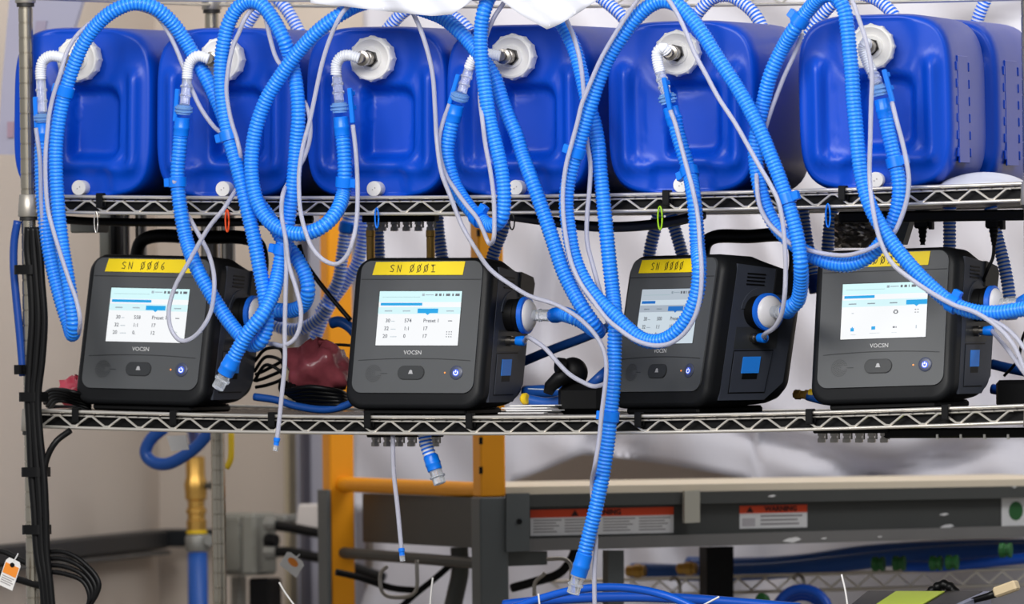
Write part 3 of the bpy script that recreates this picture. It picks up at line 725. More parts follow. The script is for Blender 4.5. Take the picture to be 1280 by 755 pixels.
vent3 = ventilator(818, 52, .10, 'SN 0000', 'black ventilator turned sideways with tape marked SN 0000', {'prog': .26, 'tab': (.50, .76), 'txt': run('30', '500', '32', '1:1', '18', '20', '0', '17'), 'ico': SUB[:3], 'dim': .82}, True)
IC4 = [(.62, .655, .49, .51, 'd'), (.61, .625, .51, .55, 'd'), (.65, .665, .51, .55, 'd'), (.62, .655, .55, .565, 'd'), (.86, .875, .49, .505, 'd'), (.89, .905, .49, .505, 'd'), (.86, .875, .54, .555, 'd'), (.89, .905, .54, .555, 'd'), (.115, .155, .80, .86, 'b'), (.13, .14, .78, .80, 'b'), (.36, .405, .78, .84, 'b'), (.61, .635, .79, .82, 'd'), (.645, .655, .79, .82, 'd'), (.88, .89, .78, .84, 'l'), (.12, .145, .53, .54, 'l'), (.60, .66, .90, .905, 'l'), (.34, .46, .90, .905, 'l'), (.12, .18, .92, .925, 'l')]
vent4 = ventilator(1099, 25, .06, 'SN 0003', 'black ventilator with half covered tape, screen showing menu icons', {'prog': .38, 'tab': (.755, 1.0), 'txt': [], 'ico': IC4}, False)

# ------------------------------------------------------------------ breathing hoses
HR = .0130
def world_pts(pts, d0):
    out = []; d = d0
    for p in pts:
        if len(p) == 3 and not isinstance(p, Vector): d = p[2]
        out.append(V(p) if isinstance(p, Vector) else P(p[0], p[1], d))
    return out
HOSES = {}
def hose(key, pts, d0, label, group='breathing hoses hanging from the jerricans', r=HR, pitch=.0062, mats=(None, None), sides=12, name='breathing_hose'):
    ma, mb = mats; ma = ma or HOSE; mb = mb or HOSEV
    path = resample(catmull(world_pts(pts, d0), 12), pitch / 4)
    path = path[:len(path) - (len(path) - 1) % 4]
    cyc = (.83, .94, 1.0, .94); rad = [r * cyc[i % 4] for i in range(len(path))]
    org = path[0].copy()
    v, f = sweep([p - org for p in path], rad, sides)
    mi = []
    for i in range(len(path) - 1): mi += [1 if i % 4 in (0, 3) else 0] * sides
    mi += [0, 0]
    o = new_obj(name, v, f, (ma, mb), smooth=True, mi=mi); o.location = org
    tag(o, label, 'hose', group); HOSES[key] = (o, path, r); return o
def near(path, p):
    i = min(range(len(path)), key=lambda k: (path[k] - p).length); a, b = path[max(i - 2, 0)], path[min(i + 2, len(path) - 1)]; return path[i], (b - a).normalized()
def near_px(path, px, py):
    def proj(q):
        k = q - CP; dz = k.dot(f0); return 640 + F * k.dot(rc) / dz, 377.5 - F * k.dot(uc) / dz
    i = min(range(0, len(path), 2), key=lambda k: (lambda s: (s[0] - px) ** 2 + (s[1] - py) ** 2)(proj(path[k])))
    a, b = path[max(i - 3, 0)], path[min(i + 3, len(path) - 1)]; return path[i], (b - a).normalized()
def clamp(key, px, py, lug=-1, ln=.017, k=1.16):
    o, path, r = HOSES[key]; c, t = near_px(path, px, py); b = MB()
    b.add(lathe(c - t * ln / 2, t, ((0, r * 1.0), (.0005, r * k), (ln - .0005, r * k), (ln, r * 1.0)), 20))
    sd = t.cross(V((0, -1, 0))).normalized()
    if sd.x < 0: sd = -sd
    b.add(box(c + sd * lug * (r * k + .003), (.011, .012, ln * .85), (sd, t.cross(sd), t), .001))
    q = new_obj('clamp', [p - o.location for p in b.v], b.f, CUFF, o); smooth_angle(q, 40); return q
def cuff(key, a, b, r=.0132, m=None, name='cuff'):
    o = HOSES[key][0]; a, b = V(a), V(b); ax = b - a; L = ax.length
    q = new_obj(name, *lathe(a - o.location, ax, ((0, r * .93), (.001, r), (L * .45, r), (L * .5, r * 1.06), (L * .6, r * 1.06), (L * .65, r), (L - .001, r), (L, r * .93)), 20), m or CUFF, o); smooth_angle(q, 40); return q
def clearpiece(key, a, b, r=.0098, rings=3, name='clear_connector', m=None):
    o = HOSES[key][0]; a, b = V(a), V(b); ax = b - a; L = ax.length; prof = [(0, r * .85), (.0005, r)]
    for i in range(rings):
        s = L * (i + 1) / (rings + 1); prof += [(s - .003, r), (s - .002, r * 1.25), (s + .001, r * 1.25), (s + .002, r)]
    prof += [(L - .0005, r), (L, r * .85)]
    q = new_obj(name, *lathe(a - o.location, ax, prof, 18), m or CLEAR, o); smooth_angle(q, 30); return q
def elbow(key, pts):
    o = HOSES[key][0]; path = resample(catmull(pts, 10), .0010); rad = [.0082 * (1.0, 1.08, 1.2, 1.08)[i % 4] for i in range(len(path))]
    q = new_obj('elbow', *sweep([p - o.location for p in path], rad, 14), ELBOW, o, smooth=True); return q
def barlug(key, a, b, wd=.0075):
    o = HOSES[key][0]; a, b = V(a), V(b); t = (b - a).normalized(); s = t.cross(V((0, 1, 0))).normalized(); n = s.cross(t)
    m = MB(); m.add(box((a + b) / 2 - o.location, (wd, .007, (b - a).length), (s, n, t), .0012))
    for k in (.15, .55): m.add(box(a.lerp(b, k) - o.location + V((0, .008, 0)), (wd * .7, .012, .008), (s, n, t), .001))
    return m.build('bracket', CUFF, o)

DC = -.05
hose('A', [(54, 165, -.045), (52, 188), (52, 212), (53, 240), (56, 272), (61, 310), (69, 347), (79, 384, -.05), (87, 408, -.052), (90.5, 418, -.065), (92, 408, -.08), (90, 385, -.085), (85, 350), (79, 315), (75, 285), (72, 250), (70, 215), (70, 182), (74, 148), (81, 116), (91, 85), (104, 55), (121, 31), (143, 13), (168, 4, -.075), (192, 9, -.06), (213, 26, -.04), (232, 52, -.02), (248, 80, -.012), (262, 106), (276, 138, -.012), (287, 168, -.02), (299, 205), (313, 240), (331, 264), (344, 284, -.025), (356, 304), (371, 323), (382, 345), (385, 364), (379, 381, -.01), (365, 388, .0), (345, 388, .01), V(vent1['tip'])], -.045,
     'blue corrugated hose looping high over the corner jerrican')
hose('B', [(226, 165, -.045), (224, 190), (222, 215), (223, 240), (227, 270), (233, 300), (245, 333, -.06), (264, 368), (286, 402, -.06), (303, 422, -.065), (315, 431, -.075), (326, 426, -.085), (333, 410, -.085), (333, 388), (330, 365), (325, 338), (319, 305), (311, 270), (303, 235), (294, 200), (286, 171), (281, 145), (277, 115), (276, 88), (279, 57), (286, 29), (298, 9), (313, 1), (328, 7), (342, 25), (355, 50), (365, 80, -.07), (371, 112), (373, 148), (370, 184, -.065), (367, 224), (363, 256), (359, 285), (353, 312), (348, 340, -.07), (340, 370, -.09), (326, 396, -.11), (309, 417, -.115), (296, 440), (288, 455)], -.045,
     'blue corrugated hose with loose end dangling by the SN 0006 ventilator')
hose('D', [(427, 160, -.045), (430, 190), (431, 218), (429, 242), (421, 264, -.07), (405, 282, -.09), (381, 292, -.095), (356, 289), (336, 276), (322, 254), (315, 222), (315, 190), (320, 160), (332, 126), (352, 93), (376, 61), (402, 35), (427, 17, -.085), (445, 7, -.06), (470, 1, -.03), (495, 3, -.03), (515, 8, -.035), (534, 14), (555, 23), (575, 40), (591, 58), (606, 78, -.045), (618, 97), (628, 126), (637, 150), (645, 168), (653, 194), (665, 226, -.055), (678, 262), (691, 300), (703, 336), (714, 360), (729, 386, -.06), (742, 405, -.05), (748, 414, -.03), (742, 412, -.01), (728, 402, .0), (712, 395, .0), V(vent2['tip'])], -.045,
     'blue corrugated hose swinging in a wide loop below the third jerrican')
hose('F', [(567, 145, -.045), (562, 168), (559, 190), (562, 211), (571, 236), (585, 258, -.055), (600, 274, -.065), (614, 282, -.08), (626, 274, -.092), (630, 250, -.095), (627, 214), (620, 182), (613, 155), (607, 117), (602, 76), (601, 42), (605, 14), (616, -10, -.08), (640, -22, -.06), (668, -12, -.045), (690, 12, -.04), (706, 36), (718, 62), (726, 90), (734, 125), (743, 155, -.035), (748, 183), (750, 210), (753, 240), (756, 270), (759, 300), (762, 330), (766, 365), (769, 400, -.05), (768, 440), (767, 480), (763, 520), (760, 550), (754, 590), (746, 630), (736, 670), (728, 702)], -.045,
     'long blue corrugated hose trailing down below the lower shelf')
hose('H', [(843, 145, -.045), (846, 163), (854, 190), (862, 216), (867, 245, -.07), (870, 277), (872, 309), (874, 334, -.09), (872, 363), (864, 388), (852, 408), (836, 422), (820, 427), (803, 424), (784, 410), (767, 393), (750, 377), (735, 358), (723, 336), (715, 311), (711, 285), (708, 262), (709, 236), (714, 212), (723, 182), (731, 154), (737, 136), (746, 107), (759, 75), (776, 48), (793, 25), (811, 8), (828, 1), (846, 6), (863, 22), (878, 42), (893, 66), (908, 89), (923, 112), (937, 137), (950, 163), (962, 192), (974, 222), (984, 252), (992, 278), (998, 304), (1001, 330), (1001, 356, -.07), (997, 376, -.055), (987, 385, -.045), V(vent3['tip'])], -.045,
     'blue corrugated hose draped across the SN 0000 screen')
hose('I', [(1106, 140, -.045), (1110, 163), (1116, 190), (1121, 212), (1124, 234), (1123, 254), (1117, 275), (1108, 294), (1095, 312), (1079, 325), (1058, 331), (1036, 328), (1016, 320, -.045), (996, 308, -.045), (978, 292), (965, 275), (956, 255), (949, 230), (945, 205), (944, 182), (948, 154), (955, 124), (964, 91, -.05), (978, 61), (993, 36, -.06), (1010, 13), (1030, -6, -.075), (1046, -4, -.085), (1055, 12), (1059, 34), (1062, 64), (1065, 95), (1067, 127), (1070, 158), (1073, 192), (1078, 225), (1088, 258, -.09), (1103, 286), (1119, 309), (1137, 331), (1160, 355), (1188, 378), (1215, 389), (1245, 391), (1275, 387), (1305, 382), (1332, 372, -.05), (1342, 364, .0), (1330, 361, .06), (1306, 365, .11), V(vent4['tip'])], -.045,
     'blue corrugated hose sweeping across the ventilator with menu icons')
for key, l in (('A', [(83, 114, -1)]), ('B', [(285, 171, -1), (224, 228, -1), (353, 313, -1)]), ('D', [(431, 227, 1)]), ('F', [(598, 271, 1), (763, 521, -1)]), ('H', [(713, 188, -1), (863, 216, -1), (983, 249, 1)]), ('I', [(1119, 204, 1), (1001, 25, -1), (1190, 380, 1)])):
    for px, py, lug in l: clamp(key, px, py, lug)
CONN = {'A': (0, [(64, 70), (54, 76), (51, 88), (51, 99)], (51, 99), (53, 141), (53, 142), (53.5, 153), (54, 154), (54, 177), (44, 121), (46, 160)),
        'B': (1, [(248, 70), (239, 76), (235, 86), (234, 98)], (234, 98), (230.5, 131), (230, 131), (229, 143), (228, 147), (226, 170), (222, 111), (219, 152)),
        'D': (2, [(436, 69), (427, 71), (421, 79), (420, 94)], (421, 95), (424, 127), (424, 128), (425, 141), (426, 146), (428, 170), (437, 110), (441, 154)),
        'F': (3, [(606, 67), (597, 69), (591, 75), (586, 86)], (586, 87), (577, 116), (576, 116), (573, 126), (571, 131), (566, 152), (573, 93), (562, 130)),
        'H': (4, [(829, 60), (822, 65), (822, 77), (825, 90)], (825, 91), (833, 118), (833, 117), (836, 130), (838, 134), (844, 156), (830, 97), (838, 138)),
        'I': (5, [(1083, 53), (1079, 60), (1084, 76), (1090, 90)], (1090, 90), (1098, 106), (1098, 106), (1101, 120), (1102, 124), (1107, 148), (1105, 87), (1116, 128))}
for key, (ci, eb, c0, c1, g0, g1, k0, k1, b0, b1) in CONN.items():
    rt, cz = CANS[ci]
    tip = Matrix.LocRotScale(rt.location, rt.rotation_euler, None) @ V((0, -.076, cz)); dt = tip.y
    elbow(key, [tip] + [P(x, y, dt - .006) for x, y in eb])
    clearpiece(key, P(*c0, dt - .006), P(*c1, -.048), .0082, 2, 'clear_connector')
    clearpiece(key, P(*g0, -.048), P(*g1, -.047), .0125, 2, 'swivel_ring', SWIV)
    cuff(key, P(*k0, -.046), P(*k1, -.045), .0128)
    barlug(key, P(*b0, -.052 if key != 'H' else -.066), P(*b1, -.052 if key != 'H' else -.066))
clearpiece('B', P(289, 455, -.115), P(272, 485, -.112), .0105, 2, 'clear_end'); cuff('B', P(292, 447, -.115), P(281, 468, -.115), .0138)
clearpiece('F', P(726, 710, -.05), P(716, 742, -.05), .0105, 2, 'clear_end'); cuff('F', P(731, 692, -.05), P(723, 720, -.05), .0135)
for key, ve in (('D', vent2), ('H', vent3), ('I', vent4), ('A', vent1)):
    tp = V(ve['tip']); o, path, r = HOSES[key]; j = max(len(path) - 24, 0); cuff(key, path[j], tp, .0122)

# narrow clear tubes clipped along the hoses
def tube(pts, d0, label, r=.0038, m=None, name='clear_tube', group='clear tubes along the blue hoses', cat='tube', sides=10, tips=()):
    path = resample(catmull(world_pts(pts, d0), 10), .006); org = path[0].copy()
    o = new_obj(name, *sweep([p - org for p in path], r, sides), m or TUBE, smooth=True); o.location = org
    tag(o, label, cat, group)
    for e in tips:
        i, j = (0, 3) if e == 0 else (-1, -4); a = path[i]; t = (path[i] - path[j]).normalized()
        q = new_obj('luer_tip', *lathe(a - org - t * .004, t, ((0, .0042), (.001, .0055), (.006, .0055), (.007, .0045), (.013, .0048)), 12), CUFF, o); smooth_angle(q, 40)
        q = new_obj('tip_collar', *lathe(a - org + t * .008, t, ((0, .0048), (.010, .0044), (.0105, .003)), 12), CLEAR, o); smooth_angle(q, 40)
    return o
tube([(45, 160, -.06), (50, 200), (52, 260, -.055), (60, 330, -.05), (90, 412, -.045), (98, 416, -.075), (100, 398, -.1), (95, 374), (87, 352), (79, 328), (72, 306), (66, 286), (60, 262), (57, 225), (57, 192), (60, 156), (61, 146), (66, 122), (75, 93), (84, 64, -.09), (100, 40, -.07), (130, 18, -.055), (165, 10, -.05), (194, 19, -.03), (209, 38), (219, 58), (229, 83), (240, 112), (252, 137), (268, 159), (282, 171, -.05), (300, 205, -.03)], -.06, 'clear tube following the hose over the corner jerrican')
tube([(302, 214, -.06), (300, 190, -.09), (295, 170), (291, 158), (287, 142), (283, 114), (285, 88), (291, 59), (299, 40), (307, 22), (318, 10, -.07), (327, 10, -.06), (333, 28), (339, 53), (346, 74), (360, 92), (373, 115), (385, 138), (388, 168), (381, 195), (370, 215), (360, 229), (353, 246, -.1), (352, 268), (357, 298, -.11), (361, 330), (370, 360), (376, 386), (375, 408), (368, 424), (358, 431), (342, 430, -.06), V(vent1['gas'])], -.06, 'clear tube running from the second jerrican hose to the SN 0006 gas port')
tube([(218, 226, -.06), (222, 248, -.03), (236, 271, -.03), (250, 296), (262, 320, -.06), (268, 352, -.085), (264, 388), (255, 407, -.09), (241, 422), (226, 426), (214, 412), (211, 388), (219, 358), (234, 331), (249, 304), (262, 283), (279, 262), (292, 242, -.06), (302, 226, -.03)], -.06, 'clear tube loop hanging over the SN 0006 screen')
tube([(357, 270, -.06), (357, 300, -.10), (358, 330, -.11), (357, 366), (356, 411), (356, 453), (352, 496), (348, 535), (346, 550)], -.06, 'straight clear tube hanging past the pink bag', tips=(1,))
tube([(441, 156, -.055), (445, 192), (447, 235), (446, 272, -.09), (442, 297, -.115), (434, 319), (421, 330), (406, 326), (391, 311), (382, 290), (376, 266), (374, 245), (374, 214), (379, 182), (387, 152), (395, 114), (403, 78), (413, 47), (426, 19), (441, 2, -.08), (455, -15, -.04)], -.055, 'clear tube dropping in a loop in front of the wide hose')
tube([(505, -8, -.05), (512, 8, -.07), (524.5, 34), (535, 66), (541, 95), (544, 138), (546, 175), (552, 216, -.085), (563, 245), (577, 281), (592, 307), (612, 336, -.07), (640, 357), (662, 370), (693, 380), (714, 391), (731, 404, -.085), (746, 421), (756, 442), (758, 463), (755, 495), (752, 518), (749, 548), (744, 580), (740, 605, -.05), (742, 640, -.035), (745, 675), (743, 716), (744, 790)], -.05, 'long clear tube running down beside the trailing hose')
tube([(562, 130, -.055), (554, 152), (549, 172, -.06), (550, 195, -.07), (558, 220), (571, 240), (586, 260, -.085), (596, 272, -.09), (604, 288), (611, 304), (617, 299, -.112), (618, 277), (617, 245), (613, 214), (607, 182), (603, 150), (600, 119, -.085), (604, 60, -.075), (616, 25), (628, 6), (640, -12)], -.055, 'clear tube crossing below the fourth jerrican hose')
tube([(838, 138, -.066), (844, 154, -.068), (853, 188, -.072), (861, 218, -.08), (866, 237, -.088), (872, 268, -.09), (875, 306, -.107), (877, 340, -.112), (875, 372), (868, 397), (855, 417), (838, 429), (821, 432), (804, 429), (792, 424), (776, 413), (759, 399), (742, 377), (725, 353), (714, 328), (708, 300), (704, 266), (704, 235), (708, 205), (714, 182), (722, 152), (727, 131), (737, 106), (750, 76), (765, 49), (784, 19), (800, -4), (815, -20)], -.066, 'clear tube lying on the hose across the SN 0000 screen')
tube([(700, 5, -.06), (708, 25), (716, 43), (724, 70), (728, 96), (730, 120), (734, 178, -.06), (738, 205), (737, 235), (734, 268), (734, 303), (740, 328), (748, 357), (756, 385, -.04), (760, 405, -.02)], -.06, 'clear tube hanging straight between the fourth and fifth jerricans')
tube([(826, -12, -.1), (836, 0, -.105), (847, 18), (857, 39), (868, 66), (883, 94), (898, 122), (919, 154), (936, 184), (950, 209), (963, 231), (973, 252, -.108), (978, 276), (981, 305), (982, 335), (981, 366), (977, 392, -.095), (969, 408, -.08), (957, 417, -.05), V(vent3['gas'])], -.1, 'clear tube running down to the SN 0000 gas port')
tube([(1003, 42, -.035), (993, 68), (980, 96), (968, 127), (959, 153), (948, 195, -.03), (946, 228, -.062), (950, 258, -.068), (961, 279), (976, 294), (992, 307), (1012, 313), (1036, 318), (1059, 319), (1080, 314), (1099, 305), (1116, 293), (1127, 271), (1134, 247), (1136, 224), (1134, 207), (1128, 178), (1121, 152), (1115, 128, -.055)], -.035, 'clear tube swinging under the hose of the sixth jerrican')
tube([(1058, -15, -.1), (1067, 5), (1074, 25), (1082, 49), (1088, 78), (1090, 97), (1089, 127), (1088, 170), (1087, 220), (1090, 253, -.108), (1100, 300, -.112), (1115, 329), (1139, 349), (1166, 367), (1194, 382), (1218, 390), (1246, 408), (1266, 430), (1279, 458), (1290, 490)], -.1, 'clear tube lying on the hose across the menu icon ventilator')
tube([(1236, 399, -.1), (1256, 409), (1275, 428), (1290, 455), (1285, 470, -.05), (1262, 440, -.02), V(vent4['gas'])], -.1, 'short clear tube bending back to the gas port near the rack end')
tube([V(vent2['gas']), (667, 425, -.02), (682, 436), (697, 453), (712, 468), (729, 478), (742, 483), (756, 480, .0), (770, 470, .05)], -.02, 'short clear tube leaving the SN 0001 gas port')
tube([(491, 530, .05), (491, 550, .03), (492, 588), (497, 635), (502, 688)], .05, 'clear tube hanging below the row of metal fittings', tips=(1,))

# hoses of the second row, behind the jerricans and ventilators
def bhose(key, pts, d, label, deep=True):
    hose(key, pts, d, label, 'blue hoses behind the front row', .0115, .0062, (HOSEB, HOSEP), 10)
bhose('b1', [(297, 110), (300, 60), (308, 33), (322, 11), (338, -10)], .47, 'blue hose rising behind the second jerrican beside the rear post', False)
bhose('b2', [(338, -10), (356, 9), (370, 32), (382, 60), (386, 110)], .47, 'blue hose coming down behind the arched hose of the second jerrican', False)
bhose('b3', [(468, 90), (478, 48), (490, 30), (506, 14), (524, 4), (545, 8), (563, 19), (582, 33), (598, 62), (604, 100)], .47, 'blue hose arching over the back of the third jerrican', False)
bhose('b4', [(738, -12), (756, 1), (778, 21), (795, 46), (802, 90)], .47, 'blue hose showing above the gap between fourth and fifth jerricans', False)
bhose('b5', [(858, 70), (864, 32), (876, 12), (893, -3), (912, -5), (930, 5), (945, 20), (958, 50), (962, 90)], .47, 'blue hose arching over the back of the fifth jerrican', False)
bhose('b6', [(1004, 90), (1010, 48), (1022, 26), (1043, 3), (1064, -8), (1086, -5), (1105, 6), (1120, 24), (1130, 60)], .47, 'blue hose arching over the back of the sixth jerrican', False)
bhose('b7', [(1214, 70), (1222, 25), (1233, -2), (1240, -16)], .80, 'blue hose rising at the back beside the rack end')
bhose('c1', [(438, 262), (432, 290), (428, 318), (423, 350), (412, 372), (400, 392)], .74, 'blue hose hanging in front of the orange post')
clamp('c1', 433, 283, 1)
bhose('c2', [(456, 268), (454, 300), (446, 330), (431, 354), (414, 378), (402, 402), (393, 426), (386, 452), (384, 470)], .78, 'blue hose curving down toward the pink bag')
bhose('c3', [(338, 402), (352, 410), (370, 412), (388, 406), (402, 395), (412, 380)], .72, 'blue hose lying level behind the SN 0006 filter')
bhose('c4', [(471, 262), (472, 290), (474, 330)], .55, 'blue hose behind the fittings above the SN 0001 tape')
bhose('c5', [(546, 262), (548, 290), (553, 325)], .55, 'light blue hose beside the brass fitting above the SN 0001 ventilator', False)
bhose('c6', [(632, 268), (628, 288), (620, 308), (612, 335)], .40, 'blue hose behind the corner of the SN 0001 ventilator')
bhose('c7', [(824, 264), (819, 286), (814, 306), (809, 335)], .60, 'blue hose behind the yellow tape of the SN 0000 ventilator')
bhose('c8', [(838, 264), (843, 284), (850, 308), (857, 335)], .60, 'blue hose under the green clip behind the SN 0000 ventilator')
bhose('c9', [(1003, 262), (1006, 285), (1011, 315), (1017, 345)], .50, 'blue hose with dark cuff hanging between the last two ventilators')
cuff('c9', P(1017, 344, .50), P(1021, 366, .50), .0125, mat('cuff_navy', (20, 66, 160), .4))
bhose('c10', [(1040, 262), (1037, 285), (1034, 320)], .50, 'blue hose hanging beside the foil bag')
bhose('c11', [(1187, 258), (1187, 285), (1187, 320)], .50, 'blue hose above the yellow tape by the black plug')
bhose('c12', [(1238, 258), (1246, 295), (1256, 335), (1262, 372), (1264, 400)], .45, 'blue hose running behind the filter near the rack end')
bhose('c13', [(530, 540), (533, 556), (539, 574)], .06, 'short blue hose with clear end under the metal fittings')
cuff('c13', P(538, 570, .06), P(544, 588, .06), .0125); clearpiece('c13', P(544, 587, .06), P(550, 605, .06), .0105, 1, 'clear_end')

# ------------------------------------------------------------------ fittings, clips and small hardware under the shelves
def fitting_row(name, x0, step, n, y, d, label, brass=()):
    a, b = P(x0 - 8, y - 9, d), P(x0 + step * (n - 1) + 8, y - 9, d)
    rt = empty(name, a); tag(rt, label, 'manifold')
    new_obj('manifold_bar', *box((b - a) / 2, ((b - a).length, .02, .012), None, .002), BLACK, rt)
    for i in range(n):
        c = P(x0 + step * i, y - 6, d) - a; m = MB()
        m.add(lathe(c, (0, 0, -1), ((0, .0068), (.006, .0068), (.0065, .0052), (.010, .0052), (.0105, .0072), (.017, .0072), (.0175, .004)), 6)); m.add(rod(c + V((.0085, 0, .004)), c + V((.0085, 0, -.012)), .0022, 6))
        f = m.build('fitting', STEEL, rt, 30)
        if i in brass:
            smooth_angle(new_obj('brass_stem', *lathe(c + V((0, 0, -.016)), (0, 0, -1), ((0, .008), (.01, .008), (.011, .0072), (.05, .0072)), 14), BRASS, f), 35)
fitting_row('fitting_manifold', 463, 15, 6, 282, .30, 'row of steel fittings under the upper shelf above SN 0001', (0, 5))
fitting_row('fitting_manifold', 469, 15, 6, 551, .12, 'row of steel fittings under the lower shelf by the orange bar')
fitting_row('fitting_manifold', 1027, 15.6, 6, 546, .08, 'row of steel fittings under the lower shelf by the bench beam')
o = new_obj('power_strip', *box(P(1215, 541, .10), (.30, .05, .016), None, .003), BLACK); tag(o, 'black power strip under the lower shelf near the rack end', 'power strip')
for i in range(4): new_obj('slot_tab', *box((P(1172 + 29.5 * i, 546, .075) - V((0, 0, 0))), (.004, .004, .008)), CHROME, o)
o = new_obj('power_strip', *box(P(1180, 270, .14), (.36, .05, .018), None, .003), BLACK); tag(o, 'black power strip under the upper shelf near the rack end', 'power strip')
o = tube([(640, 270, .10), (690, 277), (740, 283), (790, 283), (840, 277), (880, 268)], .10, 'dark navy hose running under the upper shelf', .0085, mat('dark_navy', (16, 22, 40), .4), 'air_hose', None, 'hose')
o = tube([(70, 274, .1), (120, 277), (240, 278), (330, 277), (390, 274)], .1, 'black cable running under the upper shelf behind the handle', .007, RUBBER, 'power_cable', None, 'cable')
# small key-ring style clips
def loop_clip(px, y0, y1, m, label, wd=6, r=.0011, d=-.006):
    a = P(px, (y0 + y1) / 2, d); h = (y1 - y0) / 2 / 760; w_ = wd / 2 / 760
    pts = [V((w_ * math.cos(t * math.pi / 8), 0, h * math.sin(t * math.pi / 8))) for t in range(17)]
    o = new_obj('clip', *sweep(pts, r, 6), m, smooth=True); o.location = a; tag(o, label, 'clip'); return o
loop_clip(120, 264, 291, CHROME, 'bent wire clip hanging under the corner jerrican', 5)
loop_clip(284, 262, 290, mat('orange_clip', (226, 76, 20), .4), 'orange clip hanging from the upper shelf rail', 5, .0017)
loop_clip(825, 258, 287, mat('green_clip', (150, 200, 20), .4), 'lime green clip hanging from the upper shelf rail', 6, .0015)
loop_clip(1035, 255, 284, CUFF, 'blue clip hanging from the upper shelf rail beside the foil bag', 6, .0015)
loop_clip(471, 260, 285, CUFF, 'blue clip hanging from the upper shelf rail above SN 0001', 5, .0015)
loop_clip(640, 268, 287, DARKHEX, 'dark metal hook under the upper shelf beside the hose bend', 7, .0014)
# plugs
for px, y, lab in ((1153, 268, 'black cable plug hanging above the menu icon ventilator'), (1242, 268, 'black cable plug hanging near the rack end')):
    a = P(px, y, .20); rt = empty('cable_plug', a); tag(rt, lab, 'plug', 'black plugs under the upper shelf')
    new_obj('housing', *box((0, 0, -.008), (.024, .02, .03), None, .003), BLACK, rt); new_obj('side_latch', *box((.016, 0, -.012), (.006, .012, .026), None, .001), BLACK, rt)
    smooth_angle(new_obj('strain_relief', *lathe((0, 0, -.022), (0, 0, -1), [(i * .0035, .0085 - i * .0005 - (.0015 if i % 2 else 0)) for i in range(9)], 12), RUBBER, rt), 30)
    if px > 1200: new_obj('cord', *sweep(catmull([V((0, 0, -.05)), V((-.002, 0, -.07)), V((-.012, 0, -.09)), V((-.03, .02, -.11))], 5), .003, 8), RUBBER, rt, smooth=True)
o = new_obj('bracket', *prism([P(x, y, .3) for x, y in ((1112, 306), (1128, 306), (1140, 268), (1104, 268))], V((0, .02, 0))), GREY); tag(o, 'grey wedge bracket beside the foil bag', 'bracket')
b = MB(); n = 14
for j in range(n + 1):
    for i in range(n + 1):
        u, v = i / n, j / n; x = 1043 + 66 * u; y = 268 + 42 * v; b.v.append(P(x, y, .42 - .02 * math.sin(math.pi * u) * math.sin(math.pi * v) + random.uniform(-.008, .008)))
b.f = [(j * (n + 1) + i, j * (n + 1) + i + 1, (j + 1) * (n + 1) + i + 1, (j + 1) * (n + 1) + i) for j in range(n) for i in range(n)]
nn = len(b.v); b.v += [p + V((0, .02, 0)) for p in b.v]; b.f += [tuple(nn + k for k in q[::-1]) for q in b.f]; b.m = [0] * len(b.f)
o = b.build('foil_bag', FOIL); tag(o, 'crumpled dark foil bag behind the menu icon ventilator', 'bag')
# behind the first ventilator: boxes and rods under the shelf
o = new_obj('junction_box', *box(P(112, 283, .25), (.05, .05, .022), None, .003), BOXGREY); tag(o, 'small grey box under the upper shelf near the corner post', 'box')
for px, rr in ((157, .007), (176, .010), (262, .016), (285, .012)):
    a, b_ = P(px, 260, .50), P(px + 1, 345, .50)
    radd('hanger_tube', rod(a, b_, rr, 14), STEEL)
radd('hanger_bar', box(P(135, 292, .48), (.02, .03, .085), None, .003), BOXGREY)
radd('hanger_bar', box(P(146, 292, .46), (.012, .03, .085), None, .003), BLACK)

# ------------------------------------------------------------------ things on the lower shelf deck
def deck(px, d, py=515): 
    x = P(px, py, d).x; return zL(min(max(x, xl), xr))
def cable(pts, d0, r, m, label, name='power_cable', cat='cable', group=None): return tube(pts, d0, label, r, m, name, group, cat)
# pink bag
c = P(398, 462, .24); v = []; f = []; nu, nv = 26, 14
for j in range(nv + 1):
    for i in range(nu):
        t = 2 * math.pi * i / nu; s = math.pi * j / nv; k = 1 + .12 * math.sin(3 * t + 4 * s) + .10 * math.sin(7 * t - 5 * s) + random.uniform(-.09, .09)
        v.append(V((.056 * math.sin(s) * math.cos(t) * k, .05 * math.sin(s) * math.sin(t) * k, .046 * math.cos(s) * k)))
f = [(j * nu + i, (j + 1) * nu + i, (j + 1) * nu + (i + 1) % nu, j * nu + (i + 1) % nu) for j in range(nv) for i in range(nu)]
o = new_obj('plastic_bag', v, f, PINK, smooth=True); o.location = c; tag(o, 'crumpled pink antistatic bag with cable between the first two ventilators', 'bag')
cc = MB()
for k in range(6):
    cc.add(sweep(catmull([P(352 + 5 * k, 476 + 2 * k, .19), P(352 + 5 * k, 488 + 3 * k, .17), P(390, 484 + 5 * k, .13 + .01 * k), P(425, 490 + 4 * k, .16), P(432, 497 + 2 * k, .2), P(395, 500 + 2 * k, .24), P(352 + 5 * k, 488 + 3 * k, .17)], 6), .0045, 8))
o = cc.build('cable_coil', RUBBER, smooth=60); tag(o, 'coil of black cable under the pink bag', 'cable')
c2 = P(95, 489, .20); v2 = [p * .52 + V((0, 0, 0)) for p in v]
o = new_obj('plastic_bag', v2, f, mat('pink_bright', (226, 84, 104), .3, var=.15, scale=14), smooth=True); o.location = c2; tag(o, 'small pink bag beside the corner of the SN 0006 ventilator', 'bag')
cc = MB()
